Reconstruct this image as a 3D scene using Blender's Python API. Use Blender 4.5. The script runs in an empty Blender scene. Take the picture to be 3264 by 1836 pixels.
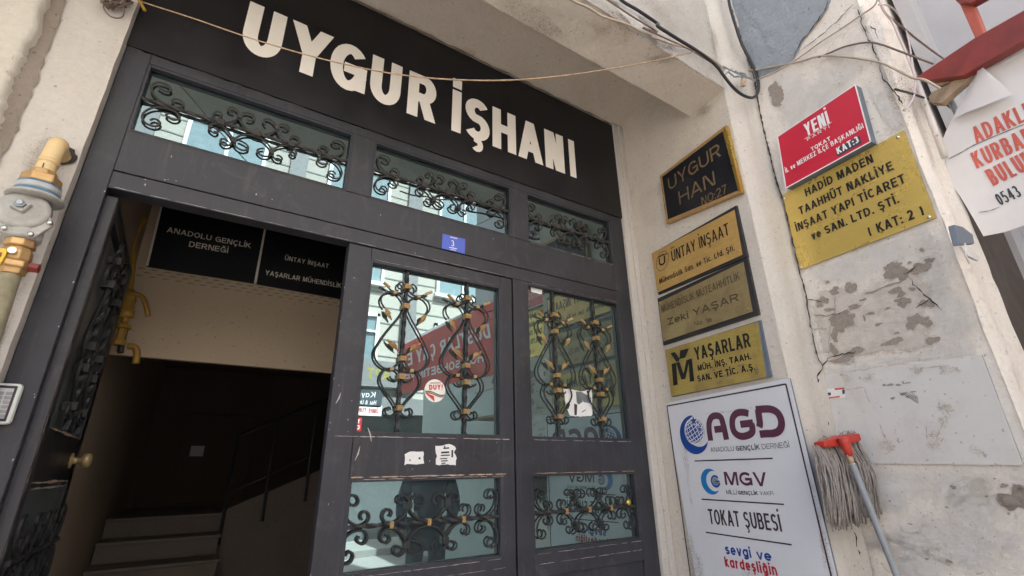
import bpy, bmesh, math, random
from mathutils import Vector, noise, Matrix
random.seed(7)
SC = bpy.context.scene
COL = SC.collection
R = math.radians

# ------------------------------------------------------------------ camera, light
ZC = 1.45                       # eye height above the pavement
CAM = Vector((0.0, -2.05, ZC))
F_PX, PITCH, YAW, ROLL = 1506.82, R(20.9016), R(32.942), R(-0.98879)
FW = Vector((math.sin(YAW)*math.cos(PITCH), math.cos(YAW)*math.cos(PITCH), math.sin(PITCH)))
_r = Vector((math.cos(YAW), -math.sin(YAW), 0.0)); _u = _r.cross(FW)
RT = math.cos(ROLL)*_r + math.sin(ROLL)*_u
UP = -math.sin(ROLL)*_r + math.cos(ROLL)*_u
cd = bpy.data.cameras.new('camera'); cam = bpy.data.objects.new('camera', cd); COL.objects.link(cam)
cd.sensor_width = 36.0; cd.lens = 36.0*F_PX/3264.0; cd.clip_start = 0.02; cd.clip_end = 400.0
cam.matrix_world = Matrix(((RT.x, UP.x, -FW.x, CAM.x), (RT.y, UP.y, -FW.y, CAM.y), (RT.z, UP.z, -FW.z, CAM.z), (0, 0, 0, 1)))
SC.camera = cam

SUN_EL, SUN_AZ = R(58), R(14)   # azimuth clockwise from +Y
w = bpy.data.worlds.new('World'); SC.world = w; w.use_nodes = True
nt = w.node_tree; bg = nt.nodes['Background']
sky = nt.nodes.new('ShaderNodeTexSky'); sky.sky_type = 'NISHITA'; sky.sun_disc = False
sky.sun_elevation = SUN_EL; sky.sun_rotation = SUN_AZ; sky.air_density = 1.0; sky.dust_density = 8.0; sky.ozone_density = 0.6
nt.links.new(sky.outputs[0], bg.inputs[0]); bg.inputs[1].default_value = 0.10
sl = bpy.data.lights.new('sun', 'SUN'); sl.energy = 5.0; sl.angle = R(1.0); sl.color = (1.0, 0.965, 0.92)
so = bpy.data.objects.new('sun', sl); COL.objects.link(so)
sd = Vector((math.sin(SUN_AZ)*math.cos(SUN_EL), math.cos(SUN_AZ)*math.cos(SUN_EL), math.sin(SUN_EL)))
so.rotation_euler = sd.to_track_quat('Z', 'Y').to_euler(); so.location = sd*30
SC.view_settings.view_transform = 'Standard'; SC.view_settings.look = 'None'
SC.view_settings.exposure = 2.58; SC.view_settings.gamma = 1.0
SC.cycles.max_bounces = 8; SC.cycles.diffuse_bounces = 5; SC.cycles.glossy_bounces = 5; SC.cycles.transparent_max_bounces = 8

# ------------------------------------------------------------------ pixel -> place on a real wall plane
def ray(px, py): return FW + RT*((px-1632.0)/F_PX) - UP*((py-918.0)/F_PX)
class Plane:
    def __init__(s, o, n): s.o = Vector(o); s.n = Vector(n).normalized()
    def hit(s, px, py):
        d = ray(px, py); t = (s.o-CAM).dot(s.n)/d.dot(s.n); return CAM + d*t
    def off(s, d): return Plane(s.o + s.n*d, s.n)
def PY(y): return Plane((0, y, 0), (0, -1, 0))
ANG = R(-6.5)
DR = Vector((math.sin(ANG), -math.cos(ANG), 0.0))        # outward along the side wall
NR = Vector((DR.y, -DR.x, 0.0))                          # its normal, towards the door
PR = Plane((2.36, 0, 0), NR)                             # side wall of the recess
PN = Plane((2.49, -0.97, 0), NR)                         # neighbouring wall
def c1(x, y): return (x/2.337, y/2.337)
def c2(x, y): return (1000+x/2.337, y/2.337)
def c2b(x, y): return (1000+x/2.337, 600+y/2.337)
def c3(x, y): return (2000+x/2.038, y/2.038)
def c3b(x, y): return (2000+x/2.038, 600+y/2.038)
def c4(x, y): return (x/2.337, 560+y/2.337)
def c4b(x, y): return (1000+x/2.1436, 1160+y/2.1436)
def c5(x, y): return (2000+x/2.038, 1126+y/2.038)
def c5a(x, y): return (x/2.1436, 1160+y/2.1436)
def rg(x, y): return (2300+x/2.672, y/2.672)             # upper right zoom
def dd(x, y): return (x*1.26708, y*1.26708)

# ------------------------------------------------------------------ materials
def _mix(nt, a, b, fac, kind='MIX'):
    m = nt.nodes.new('ShaderNodeMix'); m.data_type = 'RGBA'; m.blend_type = kind
    for s, v in ((m.inputs[0], fac), (m.inputs[6], a), (m.inputs[7], b)):
        if hasattr(v, 'default_value') or hasattr(v, 'links'): nt.links.new(v, s)
        else: s.default_value = v if not isinstance(v, tuple) else (v if len(v) == 4 else (*v, 1))
    return m.outputs[2]
def _noise(nt, vec, scale, detail=6, rough=.6, dist=0):
    n = nt.nodes.new('ShaderNodeTexNoise'); n.inputs['Scale'].default_value = scale; n.inputs['Detail'].default_value = detail
    n.inputs['Roughness'].default_value = rough; n.inputs['Distortion'].default_value = dist
    nt.links.new(vec, n.inputs['Vector']); return n.outputs[0]
def _ramp(nt, v, a, b):
    r = nt.nodes.new('ShaderNodeMapRange'); r.inputs[1].default_value = a; r.inputs[2].default_value = b
    nt.links.new(v, r.inputs[0]); return r.outputs[0]
def _vec(nt, sc=(1, 1, 1)):
    t = nt.nodes.new('ShaderNodeTexCoord'); m = nt.nodes.new('ShaderNodeMapping'); m.inputs['Scale'].default_value = sc
    nt.links.new(t.outputs['Object'], m.inputs[0]); return m.outputs[0]
def _bump(nt, h, strength, dist, prev=None):
    b = nt.nodes.new('ShaderNodeBump'); b.inputs['Strength'].default_value = strength; b.inputs['Distance'].default_value = dist
    nt.links.new(h, b.inputs['Height'])
    if prev is not None: nt.links.new(prev, b.inputs['Normal'])
    return b.outputs[0]
def newmat(name):
    m = bpy.data.materials.new(name); m.use_nodes = True; return m, m.node_tree, m.node_tree.nodes['Principled BSDF']
def flat(name, col, rough=.5, metal=0., var=.12, vscale=9., bump=0., spec=.5, coat=0.):
    m, nt, p = newmat(name); v = _vec(nt)
    n = _noise(nt, v, vscale, 6, .65)
    d = tuple(c*(1-var) for c in col); l = tuple(min(1, c*(1+var)) for c in col)
    nt.links.new(_mix(nt, d, l, _ramp(nt, n, .3, .7)), p.inputs['Base Color'])
    p.inputs['Roughness'].default_value = rough; p.inputs['Metallic'].default_value = metal
    p.inputs['Specular IOR Level'].default_value = spec; p.inputs['Coat Weight'].default_value = coat
    if bump:
        nt.links.new(_bump(nt, _noise(nt, v, vscale*8, 5), bump, .004), p.inputs['Normal'])
    return m
def plaster(name, base, stain, fine=.35, rough=.9, stainamt=.6, scale=2.2, bump=.5, bscale=38., spots=None):
    m, nt, p = newmat(name); v = _vec(nt); vs = _vec(nt, (6, 6, .7))
    big = _ramp(nt, _noise(nt, v, scale, 9, .68, .4), .48, .74)
    drip = _ramp(nt, _noise(nt, vs, 1.6, 7, .6), .52, .8)
    c = _mix(nt, base, stain, big)
    c = _mix(nt, base, c, stainamt)
    mm = nt.nodes.new('ShaderNodeMath'); mm.operation = 'MULTIPLY'; mm.inputs[1].default_value = .4*stainamt
    nt.links.new(drip, mm.inputs[0])
    c = _mix(nt, c, tuple(x*.72 for x in stain), mm.outputs[0])
    fn = _ramp(nt, _noise(nt, v, 55, 4, .7), .3, .7)
    c = _mix(nt, c, _mix(nt, tuple(x*.78 for x in base), tuple(min(.95, x*1.12) for x in base), fn), fine)
    sk = _ramp(nt, _noise(nt, v, 62, 2, .4, .3), .69, .73)
    m3 = nt.nodes.new('ShaderNodeMath'); m3.operation = 'MULTIPLY'; m3.inputs[1].default_value = .55
    nt.links.new(sk, m3.inputs[0]); c = _mix(nt, c, tuple(x*.4 for x in stain), m3.outputs[0])
    if spots:
        sp = _ramp(nt, _noise(nt, v, 15, 3, .5, .6), .66, .70)
        m2 = nt.nodes.new('ShaderNodeMath'); m2.operation = 'MULTIPLY'; m2.inputs[1].default_value = .7
        nt.links.new(sp, m2.inputs[0]); c = _mix(nt, c, spots, m2.outputs[0])
    nt.links.new(c, p.inputs['Base Color']); p.inputs['Roughness'].default_value = rough; p.inputs['Specular IOR Level'].default_value = .25
    b = _bump(nt, _noise(nt, v, bscale*.22, 5, .6), bump*.5, .03)
    b = _bump(nt, _noise(nt, v, bscale, 8, .75), min(1, bump), .008*max(1, bump*1.5), b)
    nt.links.new(b, p.inputs['Normal']); return m
def iron(name, base, rough=.42, wear=(.2, .17, .15), dust=.25, blotch=None):
    blotch = .55 if blotch is None else blotch
    m, nt, p = newmat(name); v = _vec(nt); vs = _vec(nt, (22, 22, 2.))
    n = _ramp(nt, _noise(nt, v, 3.2, 8, .65), .35, .75)
    c = _mix(nt, base, tuple(x*1.55+.008 for x in base), n)
    sc = _ramp(nt, _noise(nt, v, 46, 6, .8), .66, .74)
    st = _ramp(nt, _noise(nt, vs, 1.4, 6, .7), .55, .85)
    mm = nt.nodes.new('ShaderNodeMath'); mm.operation = 'MULTIPLY'; mm.inputs[1].default_value = dust; nt.links.new(st, mm.inputs[0])
    c = _mix(nt, c, (.11, .102, .098), mm.outputs[0])
    bl = _ramp(nt, _noise(nt, v, 9, 8, .75, .8), .55, .75)
    mm = nt.nodes.new('ShaderNodeMath'); mm.operation = 'MULTIPLY'; mm.inputs[1].default_value = blotch; nt.links.new(bl, mm.inputs[0])
    c = _mix(nt, c, (.085, .08, .078), mm.outputs[0])
    mm = nt.nodes.new('ShaderNodeMath'); mm.operation = 'MULTIPLY'; mm.inputs[1].default_value = .55; nt.links.new(sc, mm.inputs[0])
    c = _mix(nt, c, wear, mm.outputs[0])
    nt.links.new(c, p.inputs['Base Color'])
    nt.links.new(_ramp2(nt, n, rough-.04, rough+.2), p.inputs['Roughness']); p.inputs['Specular IOR Level'].default_value = .38
    dn = _bump(nt, _noise(nt, v, 4.5, 3, .5), .35, .012)
    nt.links.new(_bump(nt, _noise(nt, v, 34, 6, .75), .3, .004, dn), p.inputs['Normal']); return m
def _ramp2(nt, v, a, b):
    r = nt.nodes.new('ShaderNodeMapRange'); r.inputs[3].default_value = a; r.inputs[4].default_value = b
    nt.links.new(v, r.inputs[0]); return r.outputs[0]
def brass(name, base, dark, rough=.34, amt=.5, metal=.85):
    m, nt, p = newmat(name); v = _vec(nt); vs = _vec(nt, (3, 3, 40))
    n = _ramp(nt, _noise(nt, v, 5.5, 8, .7, .5), .42, .72)
    mm = nt.nodes.new('ShaderNodeMath'); mm.operation = 'MULTIPLY'; mm.inputs[1].default_value = amt; nt.links.new(n, mm.inputs[0])
    c = _mix(nt, base, dark, mm.outputs[0])
    br = _ramp(nt, _noise(nt, vs, 6, 3, .6), .35, .65)
    c = _mix(nt, c, _mix(nt, c, dark, .35), br)
    nt.links.new(c, p.inputs['Base Color']); p.inputs['Metallic'].default_value = metal
    nt.links.new(_ramp2(nt, n, rough, rough+.22), p.inputs['Roughness'])
    nt.links.new(_bump(nt, _noise(nt, v, 60, 5, .7), .06, .003), p.inputs['Normal']); return m
def glass(name, tint, refl=.33, trans=(.12, .16, .16), rough=.0, dust=(.06, .17)):
    dlo, dhi = dust
    m, nt, p = newmat(name); nt.nodes.remove(p); out = nt.nodes['Material Output']
    v = _vec(nt)
    g = nt.nodes.new('ShaderNodeBsdfGlossy'); g.inputs['Roughness'].default_value = rough
    g.inputs['Color'].default_value = (*tint, 1)
    nt.links.new(_bump(nt, _noise(nt, v, 2.5, 2, .5), .025, .02), g.inputs['Normal'])
    t = nt.nodes.new('ShaderNodeBsdfTransparent'); t.inputs['Color'].default_value = (*trans, 1)
    df = nt.nodes.new('ShaderNodeBsdfDiffuse'); df.inputs['Color'].default_value = (.33, .42, .42, 1)
    mx = nt.nodes.new('ShaderNodeMixShader'); mx.inputs[0].default_value = refl
    nt.links.new(t.outputs[0], mx.inputs[1]); nt.links.new(g.outputs[0], mx.inputs[2])
    dust = _ramp2(nt, _ramp(nt, _noise(nt, v, 7, 8, .75), .35, .8), dlo, dhi)  # dust film whose teal colour paints an even haze over dark reflections
    m2 = nt.nodes.new('ShaderNodeMixShader'); nt.links.new(dust, m2.inputs[0])
    nt.links.new(mx.outputs[0], m2.inputs[1]); nt.links.new(df.outputs[0], m2.inputs[2])
    nt.links.new(m2.outputs[0], out.inputs[0]); return m

M = {}
M['plaster'] = plaster('cream_plaster', (.55, .505, .455), (.40, .34, .285), stainamt=.55, bump=.35)
M['plaster_rough'] = plaster('lumpy_plaster', (.59, .545, .475), (.42, .36, .29), stainamt=.5, bump=.5, bscale=22)
M['soffit'] = plaster('soffit_plaster', (.72, .645, .555), (.55, .46, .36), stainamt=.65, scale=1.9, bump=.35)
M['reveal'] = plaster('side_wall_plaster', (.65, .59, .52), (.47, .40, .33), stainamt=.65, scale=2.6, bump=.3)
M['stucco'] = plaster('rough_stucco', (.60, .565, .52), (.37, .32, .27), stainamt=.7, bump=1.6, bscale=60, fine=.5)
M['pillar'] = plaster('worn_corner_plaster', (.55, .512, .465), (.42, .36, .295), stainamt=.6, bump=.4)
M['jamb'] = plaster('white_jamb_paint', (.55, .515, .475), (.42, .35, .28), stainamt=.5, bump=.15)
M['neighbour'] = plaster('neighbour_plaster', (.78, .72, .65), (.60, .54, .475), stainamt=.7, scale=3.0, bump=.75, bscale=45, spots=(.60, .54, .48))
M['cement'] = plaster('grey_cement_coat', (.35, .385, .42), (.26, .29, .325), stainamt=.5, bump=1.0, bscale=55)
M['bare'] = plaster('bare_render', (.52, .475, .43), (.37, .32, .28), stainamt=.8, scale=7, bump=.6, bscale=50)
M['pale'] = plaster('pale_skim', (.63, .615, .60), (.46, .42, .38), stainamt=.5, scale=4, bump=.3)
M['chip'] = plaster('chipped_plaster', (.34, .29, .25), (.23, .19, .165), stainamt=.8, scale=20, bump=.6)
M['crack'] = flat('crack_shadow', (.035, .03, .026), .95, var=.4, vscale=30)
M['groove'] = plaster('grey_mortar', (.27, .225, .185), (.18, .15, .125), stainamt=.7, scale=6, bump=.7)
M['iron'] = iron('charcoal_painted_iron', (.022, .022, .028), dust=.42)
M['iron_dark'] = iron('black_wrought_iron', (.018, .018, .019), .36, dust=.12)
M['iron_dusty'] = iron('dusty_wrought_iron', (.030, .027, .025), .6, dust=.8)
M['rust'] = flat('worn_metal_edge', (.42, .30, .21), .7, var=.5, vscale=60)
M['wear'] = flat('scraped_paint', (.42, .38, .36), .6, var=.35, vscale=70)
M['board'] = iron('black_sign_board', (.0042, .004, .0055), .42, wear=(.03, .027, .025), dust=.06, blotch=.06)
M['ivory'] = flat('ivory_letter', (.84, .785, .70), .55, var=.05, vscale=5)
M['gold'] = brass('gilded_paint', (.42, .265, .105), (.25, .15, .065), .45, .6, .0)
M['glass'] = glass('blue_mirror_glass', (.64, .85, .89))
M['glass_fan'] = glass('hazy_dusty_fanlight_glass', (.60, .80, .86), .28, dust=(.03, .10))
M['glass_side'] = glass('dark_mirror_glass', (.66, .88, .86), .31)
M['brass_gold'] = brass('golden_brass', (.76, .475, .155), (.45, .27, .10), .32, .55, .40)
M['brass_dull'] = brass('tarnished_brass', (.42, .315, .15), (.22, .165, .09), .36, .85, .35)
M['brass_green'] = brass('olive_brass', (.58, .42, .115), (.31, .205, .08), .34, .75, .40)
M['brass_new'] = brass('polished_brass_sheet', (.74, .545, .155), (.60, .43, .115), .26, .40, .50)
M['brass_edge'] = brass('bright_brass_edge', (.70, .50, .12), (.45, .30, .08), .25, .3)
M['copper_brass'] = brass('bronze_fitting', (.60, .385, .165), (.36, .20, .085), .38, .7, .45)
M['plaque_black'] = flat('black_plaque', (.013, .014, .019), .3, var=.3, vscale=20)
M['wood_dark'] = flat('dark_backing', (.03, .028, .028), .6, var=.3)
M['grey_edge'] = flat('blue_grey_edge', (.12, .145, .18), .5)
M['ink'] = flat('black_lettering', (.013, .012, .011), .45, var=.2)
M['ink_faded'] = flat('worn_lettering', (.10, .078, .045), .5, var=.4, vscale=50)
M['bronze_text'] = flat('bronze_relief', (.25, .18, .105), .45, metal=.4, var=.35, vscale=60)
M['white_sheet'] = flat('white_sign_sheet', (.70, .70, .735), .38, var=.035, vscale=3)
M['white_panel'] = plaster('stained_white_board', (.62, .605, .585), (.52, .47, .41), stainamt=.6, scale=5, bump=.03, fine=.08, rough=.55)
M['plum'] = flat('plum_print', (.105, .03, .06), .4, var=.08)
M['plum_dark'] = flat('dark_plum_print', (.045, .026, .034), .4, var=.08)
M['navy'] = flat('blue_print', (.010, .06, .30), .4, var=.1)
M['sky_blue'] = flat('light_blue_print', (.01, .19, .48), .4, var=.1)
M['red_print'] = flat('red_print', (.48, .02, .03), .4, var=.08)
M['red_sign'] = flat('red_sign_face', (.55, .022, .052), .32, var=.05, vscale=3)
M['white_print'] = flat('white_print', (.80, .79, .78), .5, var=.03)
M['slate_print'] = flat('slate_print', (.045, .055, .075), .5, var=.05)
M['steel'] = flat('grey_steel', (.30, .33, .36), .35, metal=.6, var=.15)
M['chrome'] = flat('silver_screw', (.62, .60, .56), .25, metal=.9)
M['blue_plate'] = flat('blue_number_plate', (.055, .10, .50), .35, var=.05)
M['paper'] = flat('white_paper', (.72, .71, .70), .7, var=.05, vscale=30)
M['paper_grey'] = flat('grey_print_crease', (.16, .17, .18), .7, var=.2, vscale=30)
M['sticker'] = flat('sticker_white', (.78, .75, .70), .4, var=.03)
M['sticker_red'] = flat('sticker_red', (.50, .045, .035), .4)
M['sticker_brown'] = flat('sticker_brown', (.085, .05, .045), .4)
M['black_rubber'] = flat('black_cable', (.022, .022, .025), .5)
M['cable_beige'] = flat('beige_cable', (.42, .35, .265), .55, var=.15)
M['cable_brown'] = flat('brown_cable', (.16, .115, .09), .6, var=.2)
M['cable_white'] = flat('white_cable', (.58, .53, .49), .5, var=.1)
M['cable_pink'] = flat('pinkish_cable', (.52, .43, .42), .5, var=.1)
M['rope'] = flat('frayed_rope', (.40, .27, .16), .8, var=.4, vscale=40)
M['gas_cream'] = flat('cream_gas_pipe', (.68, .49, .24), .45, var=.12)
M['gas_grey'] = flat('grey_cast_body', (.40, .385, .35), .55, var=.16, vscale=22, bump=.4)
M['gas_blue'] = flat('blue_ring', (.10, .20, .29), .5, var=.25)
M['gas_label'] = flat('faded_label', (.45, .46, .46), .6, var=.2, vscale=25)
M['gas_green'] = flat('grey_green_pipe', (.30, .265, .165), .6, var=.35, vscale=16)
M['yellow'] = flat('yellow_plastic', (.72, .47, .02), .4)
M['yellow_pipe'] = flat('yellow_gas_paint', (.36, .20, .03), .45, var=.2)
M['keypad_case'] = flat('pale_keypad_case', (.66, .70, .66), .35, var=.04)
M['keypad_black'] = flat('dark_keypad_ring', (.03, .018, .035), .3)
M['keypad_face'] = flat('silver_keypad_face', (.50, .50, .50), .35, metal=.3)
M['key'] = flat('grey_key', (.30, .30, .30), .4, metal=.3)
M['mop_red'] = flat('red_plastic', (.44, .035, .022), .4, var=.1)
M['mop_string'] = flat('grey_mop_string', (.27, .24, .22), .95, var=.3, vscale=60)
M['mop_pole'] = flat('grey_pole_paint', (.25, .262, .27), .4, var=.12)
M['red_steel'] = flat('dark_red_paint', (.20, .026, .02), .4, var=.25)
M['orange_steel'] = flat('red_lead_paint', (.40, .085, .05), .5, var=.2)
M['timber'] = flat('weathered_timber', (.34, .255, .175), .8, var=.35, vscale=14, bump=.4)
M['cloth'] = flat('white_vinyl_cloth', (.68, .655, .64), .55, var=.05, vscale=4)
M['cloth_red'] = flat('faded_red_print', (.55, .11, .08), .6, var=.15)
M['cloth_black'] = flat('dark_print', (.04, .04, .05), .6)
M['sheet_grey'] = flat('grey_shop_sheet', (.42, .41, .42), .6, var=.08, vscale=2)
M['shop_dark'] = flat('shop_interior', (.07, .055, .045), .8, var=.3)
M['shelf'] = flat('brown_shelf', (.20, .085, .045), .6, var=.3)
M['hall_wall'] = plaster('hall_paint', (.34, .265, .195), (.23, .175, .125), stainamt=.4, bump=.1)
M['hall_beam'] = plaster('beige_hall_beam', (.54, .42, .30), (.45, .335, .235), stainamt=.3, bump=.05, fine=.1)
M['hall_shade'] = plaster('shaded_hall_paint', (.13, .10, .08), (.08, .06, .05), stainamt=.4, bump=.1)  # hall paint copy with the deep hall's shade put into its colour
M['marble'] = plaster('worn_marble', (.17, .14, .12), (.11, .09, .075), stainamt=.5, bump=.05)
M['silver'] = flat('pale_aluminium', (.82, .75, .64), .45)
M['frieze'] = flat('frieze_relief', (.30, .22, .145), .8, var=.2)
M['pavement'] = plaster('pale_paving', (.58, .54, .48), (.46, .42, .37), stainamt=.6, scale=3, bump=.4)
M['asphalt'] = plaster('pale_street_setts', (.27, .265, .25), (.19, .185, .175), stainamt=.5, scale=2, bump=.6, bscale=90)
M['far_wall'] = plaster('pale_street_facade', (.46, .43, .385), (.36, .33, .29), stainamt=.4, scale=1, bump=.1)
M['far_band'] = flat('grey_facade_band', (.20, .195, .20), .6)
M['far_frame'] = flat('white_window_frame', (.75, .75, .75), .4)
M['far_glass'] = flat('dim_window_glass', (.20, .27, .30), .12, spec=.8)
M['far_red'] = flat('red_awning_cloth', (.66, .10, .075), .6, var=.15, vscale=2)
M['far_dark'] = flat('dark_shop_front', (.13, .145, .15), .4)
M['far_yellow'] = flat('yellow_letters', (.30, .26, .06), .5)
M['teal_wall'] = flat('grey_teal_wall', (.40, .45, .43), .7, var=.08, vscale=2)
M['jacket'] = flat('navy_jacket', (.018, .035, .085), .8, var=.2)
M['jeans'] = flat('dark_jeans', (.025, .035, .06), .85, var=.2)
M['skin'] = flat('skin', (.52, .32, .23), .5, var=.06)
M['hair'] = flat('dark_hair', (.02, .015, .012), .6)

def masked(name, col, alt, amt=1., sc=9., rough=.9, lo=.35, hi=.75, bump=.5):
    """weathering whose ragged rim follows the vertex attribute 'edge' (0 at its rim, 1 inside)"""
    m, nt, p = newmat(name); v = _vec(nt); out = nt.nodes['Material Output']
    a = nt.nodes.new('ShaderNodeAttribute'); a.attribute_name = 'edge'
    n = _noise(nt, v, sc, 9, .72, .5)
    ad = nt.nodes.new('ShaderNodeMath'); ad.operation = 'MULTIPLY_ADD'; ad.inputs[1].default_value = .6
    nt.links.new(a.outputs['Fac'], ad.inputs[0])
    mu = nt.nodes.new('ShaderNodeMath'); mu.operation = 'MULTIPLY'; mu.inputs[1].default_value = 1.5; nt.links.new(n, mu.inputs[0]); nt.links.new(mu.outputs[0], ad.inputs[2])
    f = _ramp(nt, ad.outputs[0], lo, hi)
    m2 = nt.nodes.new('ShaderNodeMath'); m2.operation = 'MULTIPLY'; m2.inputs[1].default_value = amt; nt.links.new(f, m2.inputs[0])
    # coverage broken into fine specks, each either there or not
    gr = _ramp(nt, _noise(nt, v, 260, 2, .6), .28, .72)
    m3 = nt.nodes.new('ShaderNodeMath'); m3.operation = 'GREATER_THAN'; nt.links.new(m2.outputs[0], m3.inputs[0]); nt.links.new(gr, m3.inputs[1]); m2 = m3
    c = _mix(nt, col, alt, _ramp(nt, _noise(nt, v, sc*2.3, 8, .7), .35, .7))
    nt.links.new(c, p.inputs['Base Color']); p.inputs['Roughness'].default_value = rough; p.inputs['Specular IOR Level'].default_value = .2
    nt.links.new(_bump(nt, _noise(nt, v, 50, 8, .75), bump, .008), p.inputs['Normal'])
    t = nt.nodes.new('ShaderNodeBsdfTransparent'); mx = nt.nodes.new('ShaderNodeMixShader')
    nt.links.new(m2.outputs[0], mx.inputs[0]); nt.links.new(t.outputs[0], mx.inputs[1]); nt.links.new(p.outputs[0], mx.inputs[2])
    nt.links.new(mx.outputs[0], out.inputs[0]); return m
M['m_bare'] = masked('bare_render', (.64, .59, .53), (.50, .445, .39), sc=11, lo=.80, hi=.98, amt=.85)
M['hall_tile'] = plaster('pale_bounce_tile', (.62, .56, .49), (.5, .44, .38), stainamt=.4, bump=.05)  # unseen floor made pale to bounce daylight up onto the hall boards
M['m_chip'] = masked('chipped_render', (.36, .31, .265), (.26, .22, .185), sc=26, lo=.86, hi=1.02, amt=.85)
M['m_pale'] = masked('pale_skim_coat', (.76, .735, .70), (.64, .60, .56), sc=8, lo=.9, hi=1.3, amt=.6)
M['m_grime'] = masked('grime', (.44, .39, .335), (.35, .305, .26), sc=7, lo=.92, hi=1.7, amt=.62, bump=.3)
M['m_rust'] = masked('brown_water_stain', (.50, .37, .245), (.42, .30, .19), sc=9, lo=.95, hi=1.7, amt=.6, bump=.3)
M['m_moss'] = masked('green_black_mould', (.10, .105, .06), (.06, .06, .045), sc=30, lo=.55, hi=.8, amt=.8, bump=.1)
M['m_glue'] = masked('glue_smear', (.40, .335, .265), (.50, .44, .37), sc=24, lo=1.0, hi=1.5, amt=.55, bump=.05, rough=.6)

# ------------------------------------------------------------------ mesh helpers
class MB:
    def __init__(s): s.v = []; s.f = []
    def add(s, vs, fs):
        b = len(s.v); s.v += [Vector(x) for x in vs]; s.f += [tuple(i+b for i in f) for f in fs]; return s
    def box(s, a, b):
        x0, y0, z0 = a; x1, y1, z1 = b
        vs = [(x0,y0,z0),(x1,y0,z0),(x1,y1,z0),(x0,y1,z0),(x0,y0,z1),(x1,y0,z1),(x1,y1,z1),(x0,y1,z1)]
        return s.add(vs, [(0,3,2,1),(4,5,6,7),(0,1,5,4),(1,2,6,5),(2,3,7,6),(3,0,4,7)])
    def slab(s, q, n, t):
        """polygon q (front face, seen counter-clockwise from the n side) with thickness t behind it"""
        n = Vector(n).normalized(); k = len(q); q = [Vector(p) for p in q]
        nn = Vector((0, 0, 0))
        for i in range(k): nn += q[i].cross(q[(i+1) % k])
        if nn.dot(n) < 0: q = q[::-1]
        bk = [p - n*t for p in q]
        fs = [tuple(range(k)), tuple(range(2*k-1, k-1, -1))]
        for i in range(k):
            j = (i+1) % k; fs.append((i, i+k, j+k, j))
        return s.add(q+bk, fs)
    def quad(s, *q): return s.add(q, [tuple(range(len(q)))])
    def tube(s, pts, r, seg=7, closed=False, twist=0., square=False, flat_=None, taper=None):
        pts = [Vector(p) for p in pts]; n = len(pts)
        if n < 2: return s
        if square: seg = 4
        up = None; rings = []
        for i, p in enumerate(pts):
            t = (pts[min(i+1, n-1)] - pts[max(i-1, 0)])
            if t.length < 1e-9: t = Vector((0, 0, 1))
            t.normalize()
            if up is None:
                up = Vector((0, 0, 1)) if abs(t.z) < .9 else Vector((1, 0, 0))
            a = up - t*up.dot(t)
            if a.length < 1e-6: a = t.orthogonal()
            a.normalize(); b = t.cross(a); up = a
            rr = r if taper is None else r*taper(i/(n-1))
            ring = []
            for k in range(seg):
                ang = 2*math.pi*k/seg + twist*i + (math.pi/4 if square else 0)
                off = a*math.cos(ang)*rr + b*math.sin(ang)*rr
                ring.append(p+off)
            rings.append(ring)
        b0 = len(s.v)
        for rg_ in rings: s.v += rg_
        for i in range(n-1):
            for k in range(seg):
                k2 = (k+1) % seg
                s.f.append((b0+i*seg+k, b0+i*seg+k2, b0+(i+1)*seg+k2, b0+(i+1)*seg+k))
        s.f.append(tuple(b0+k for k in range(seg-1, -1, -1)))
        s.f.append(tuple(b0+(n-1)*seg+k for k in range(seg)))
        return s
    def lathe(s, o, ax, prof, seg=24, ref=None, stretch=None):
        """prof: list of (distance along ax, radius)"""
        ax = Vector(ax).normalized(); a = (Vector(ref) if ref else ax.orthogonal()); a = (a-ax*a.dot(ax)).normalized(); b = ax.cross(a); o = Vector(o)
        b0 = len(s.v)
        for h, r in prof:
            for k in range(seg):
                an = 2*math.pi*(k+.5)/seg
                s.v.append(o + ax*h + (a*math.cos(an) + b*math.sin(an))*max(r, 1e-5))
        m = len(prof)
        for i in range(m-1):
            for k in range(seg):
                k2 = (k+1) % seg
                s.f.append((b0+i*seg+k, b0+i*seg+k2, b0+(i+1)*seg+k2, b0+(i+1)*seg+k))
        s.f.append(tuple(b0+k for k in range(seg-1, -1, -1)))
        s.f.append(tuple(b0+(m-1)*seg+k for k in range(seg)))
        return s
def base_of(o):
    b = Vector((0, 0, 0))
    while o is not None: b += o.location; o = o.parent
    return b
def obj(name, mb, mat, parent=None, smooth=False, bevel=0., loc=None):
    me = bpy.data.meshes.new(name)
    base = base_of(parent) if parent else Vector(loc) if loc is not None else Vector((0, 0, 0))
    me.from_pydata([v-base for v in mb.v], [], mb.f); me.validate()
    mats = mat if isinstance(mat, list) else [mat]
    for m in mats: me.materials.append(M[m])
    bm = bmesh.new(); bm.from_mesh(me)
    bmesh.ops.recalc_face_normals(bm, faces=bm.faces)
    if bevel:
        es = [e for e in bm.edges if len(e.link_faces) == 2 and e.calc_face_angle(0) > .5]
        if es: bmesh.ops.bevel(bm, geom=es, offset=bevel, segments=2, profile=.5, affect='EDGES', clamp_overlap=True)
    bm.to_mesh(me); bm.free()
    if smooth: me.shade_smooth()
    o = bpy.data.objects.new(name, me); COL.objects.link(o)
    if parent: o.parent = parent
    elif loc is not None: o.location = base
    return o
def tag(o, label=None, cat=None, group=None, kind=None):
    if label: o['label'] = label
    if cat: o['category'] = cat
    if group: o['group'] = group
    if kind: o['kind'] = kind
    return o
def thing(name, label, cat, loc, group=None, kind=None):
    o = bpy.data.objects.new(name, None); COL.objects.link(o); o.location = loc; o.empty_display_size = .1
    return tag(o, label, cat, group, kind)
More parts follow.
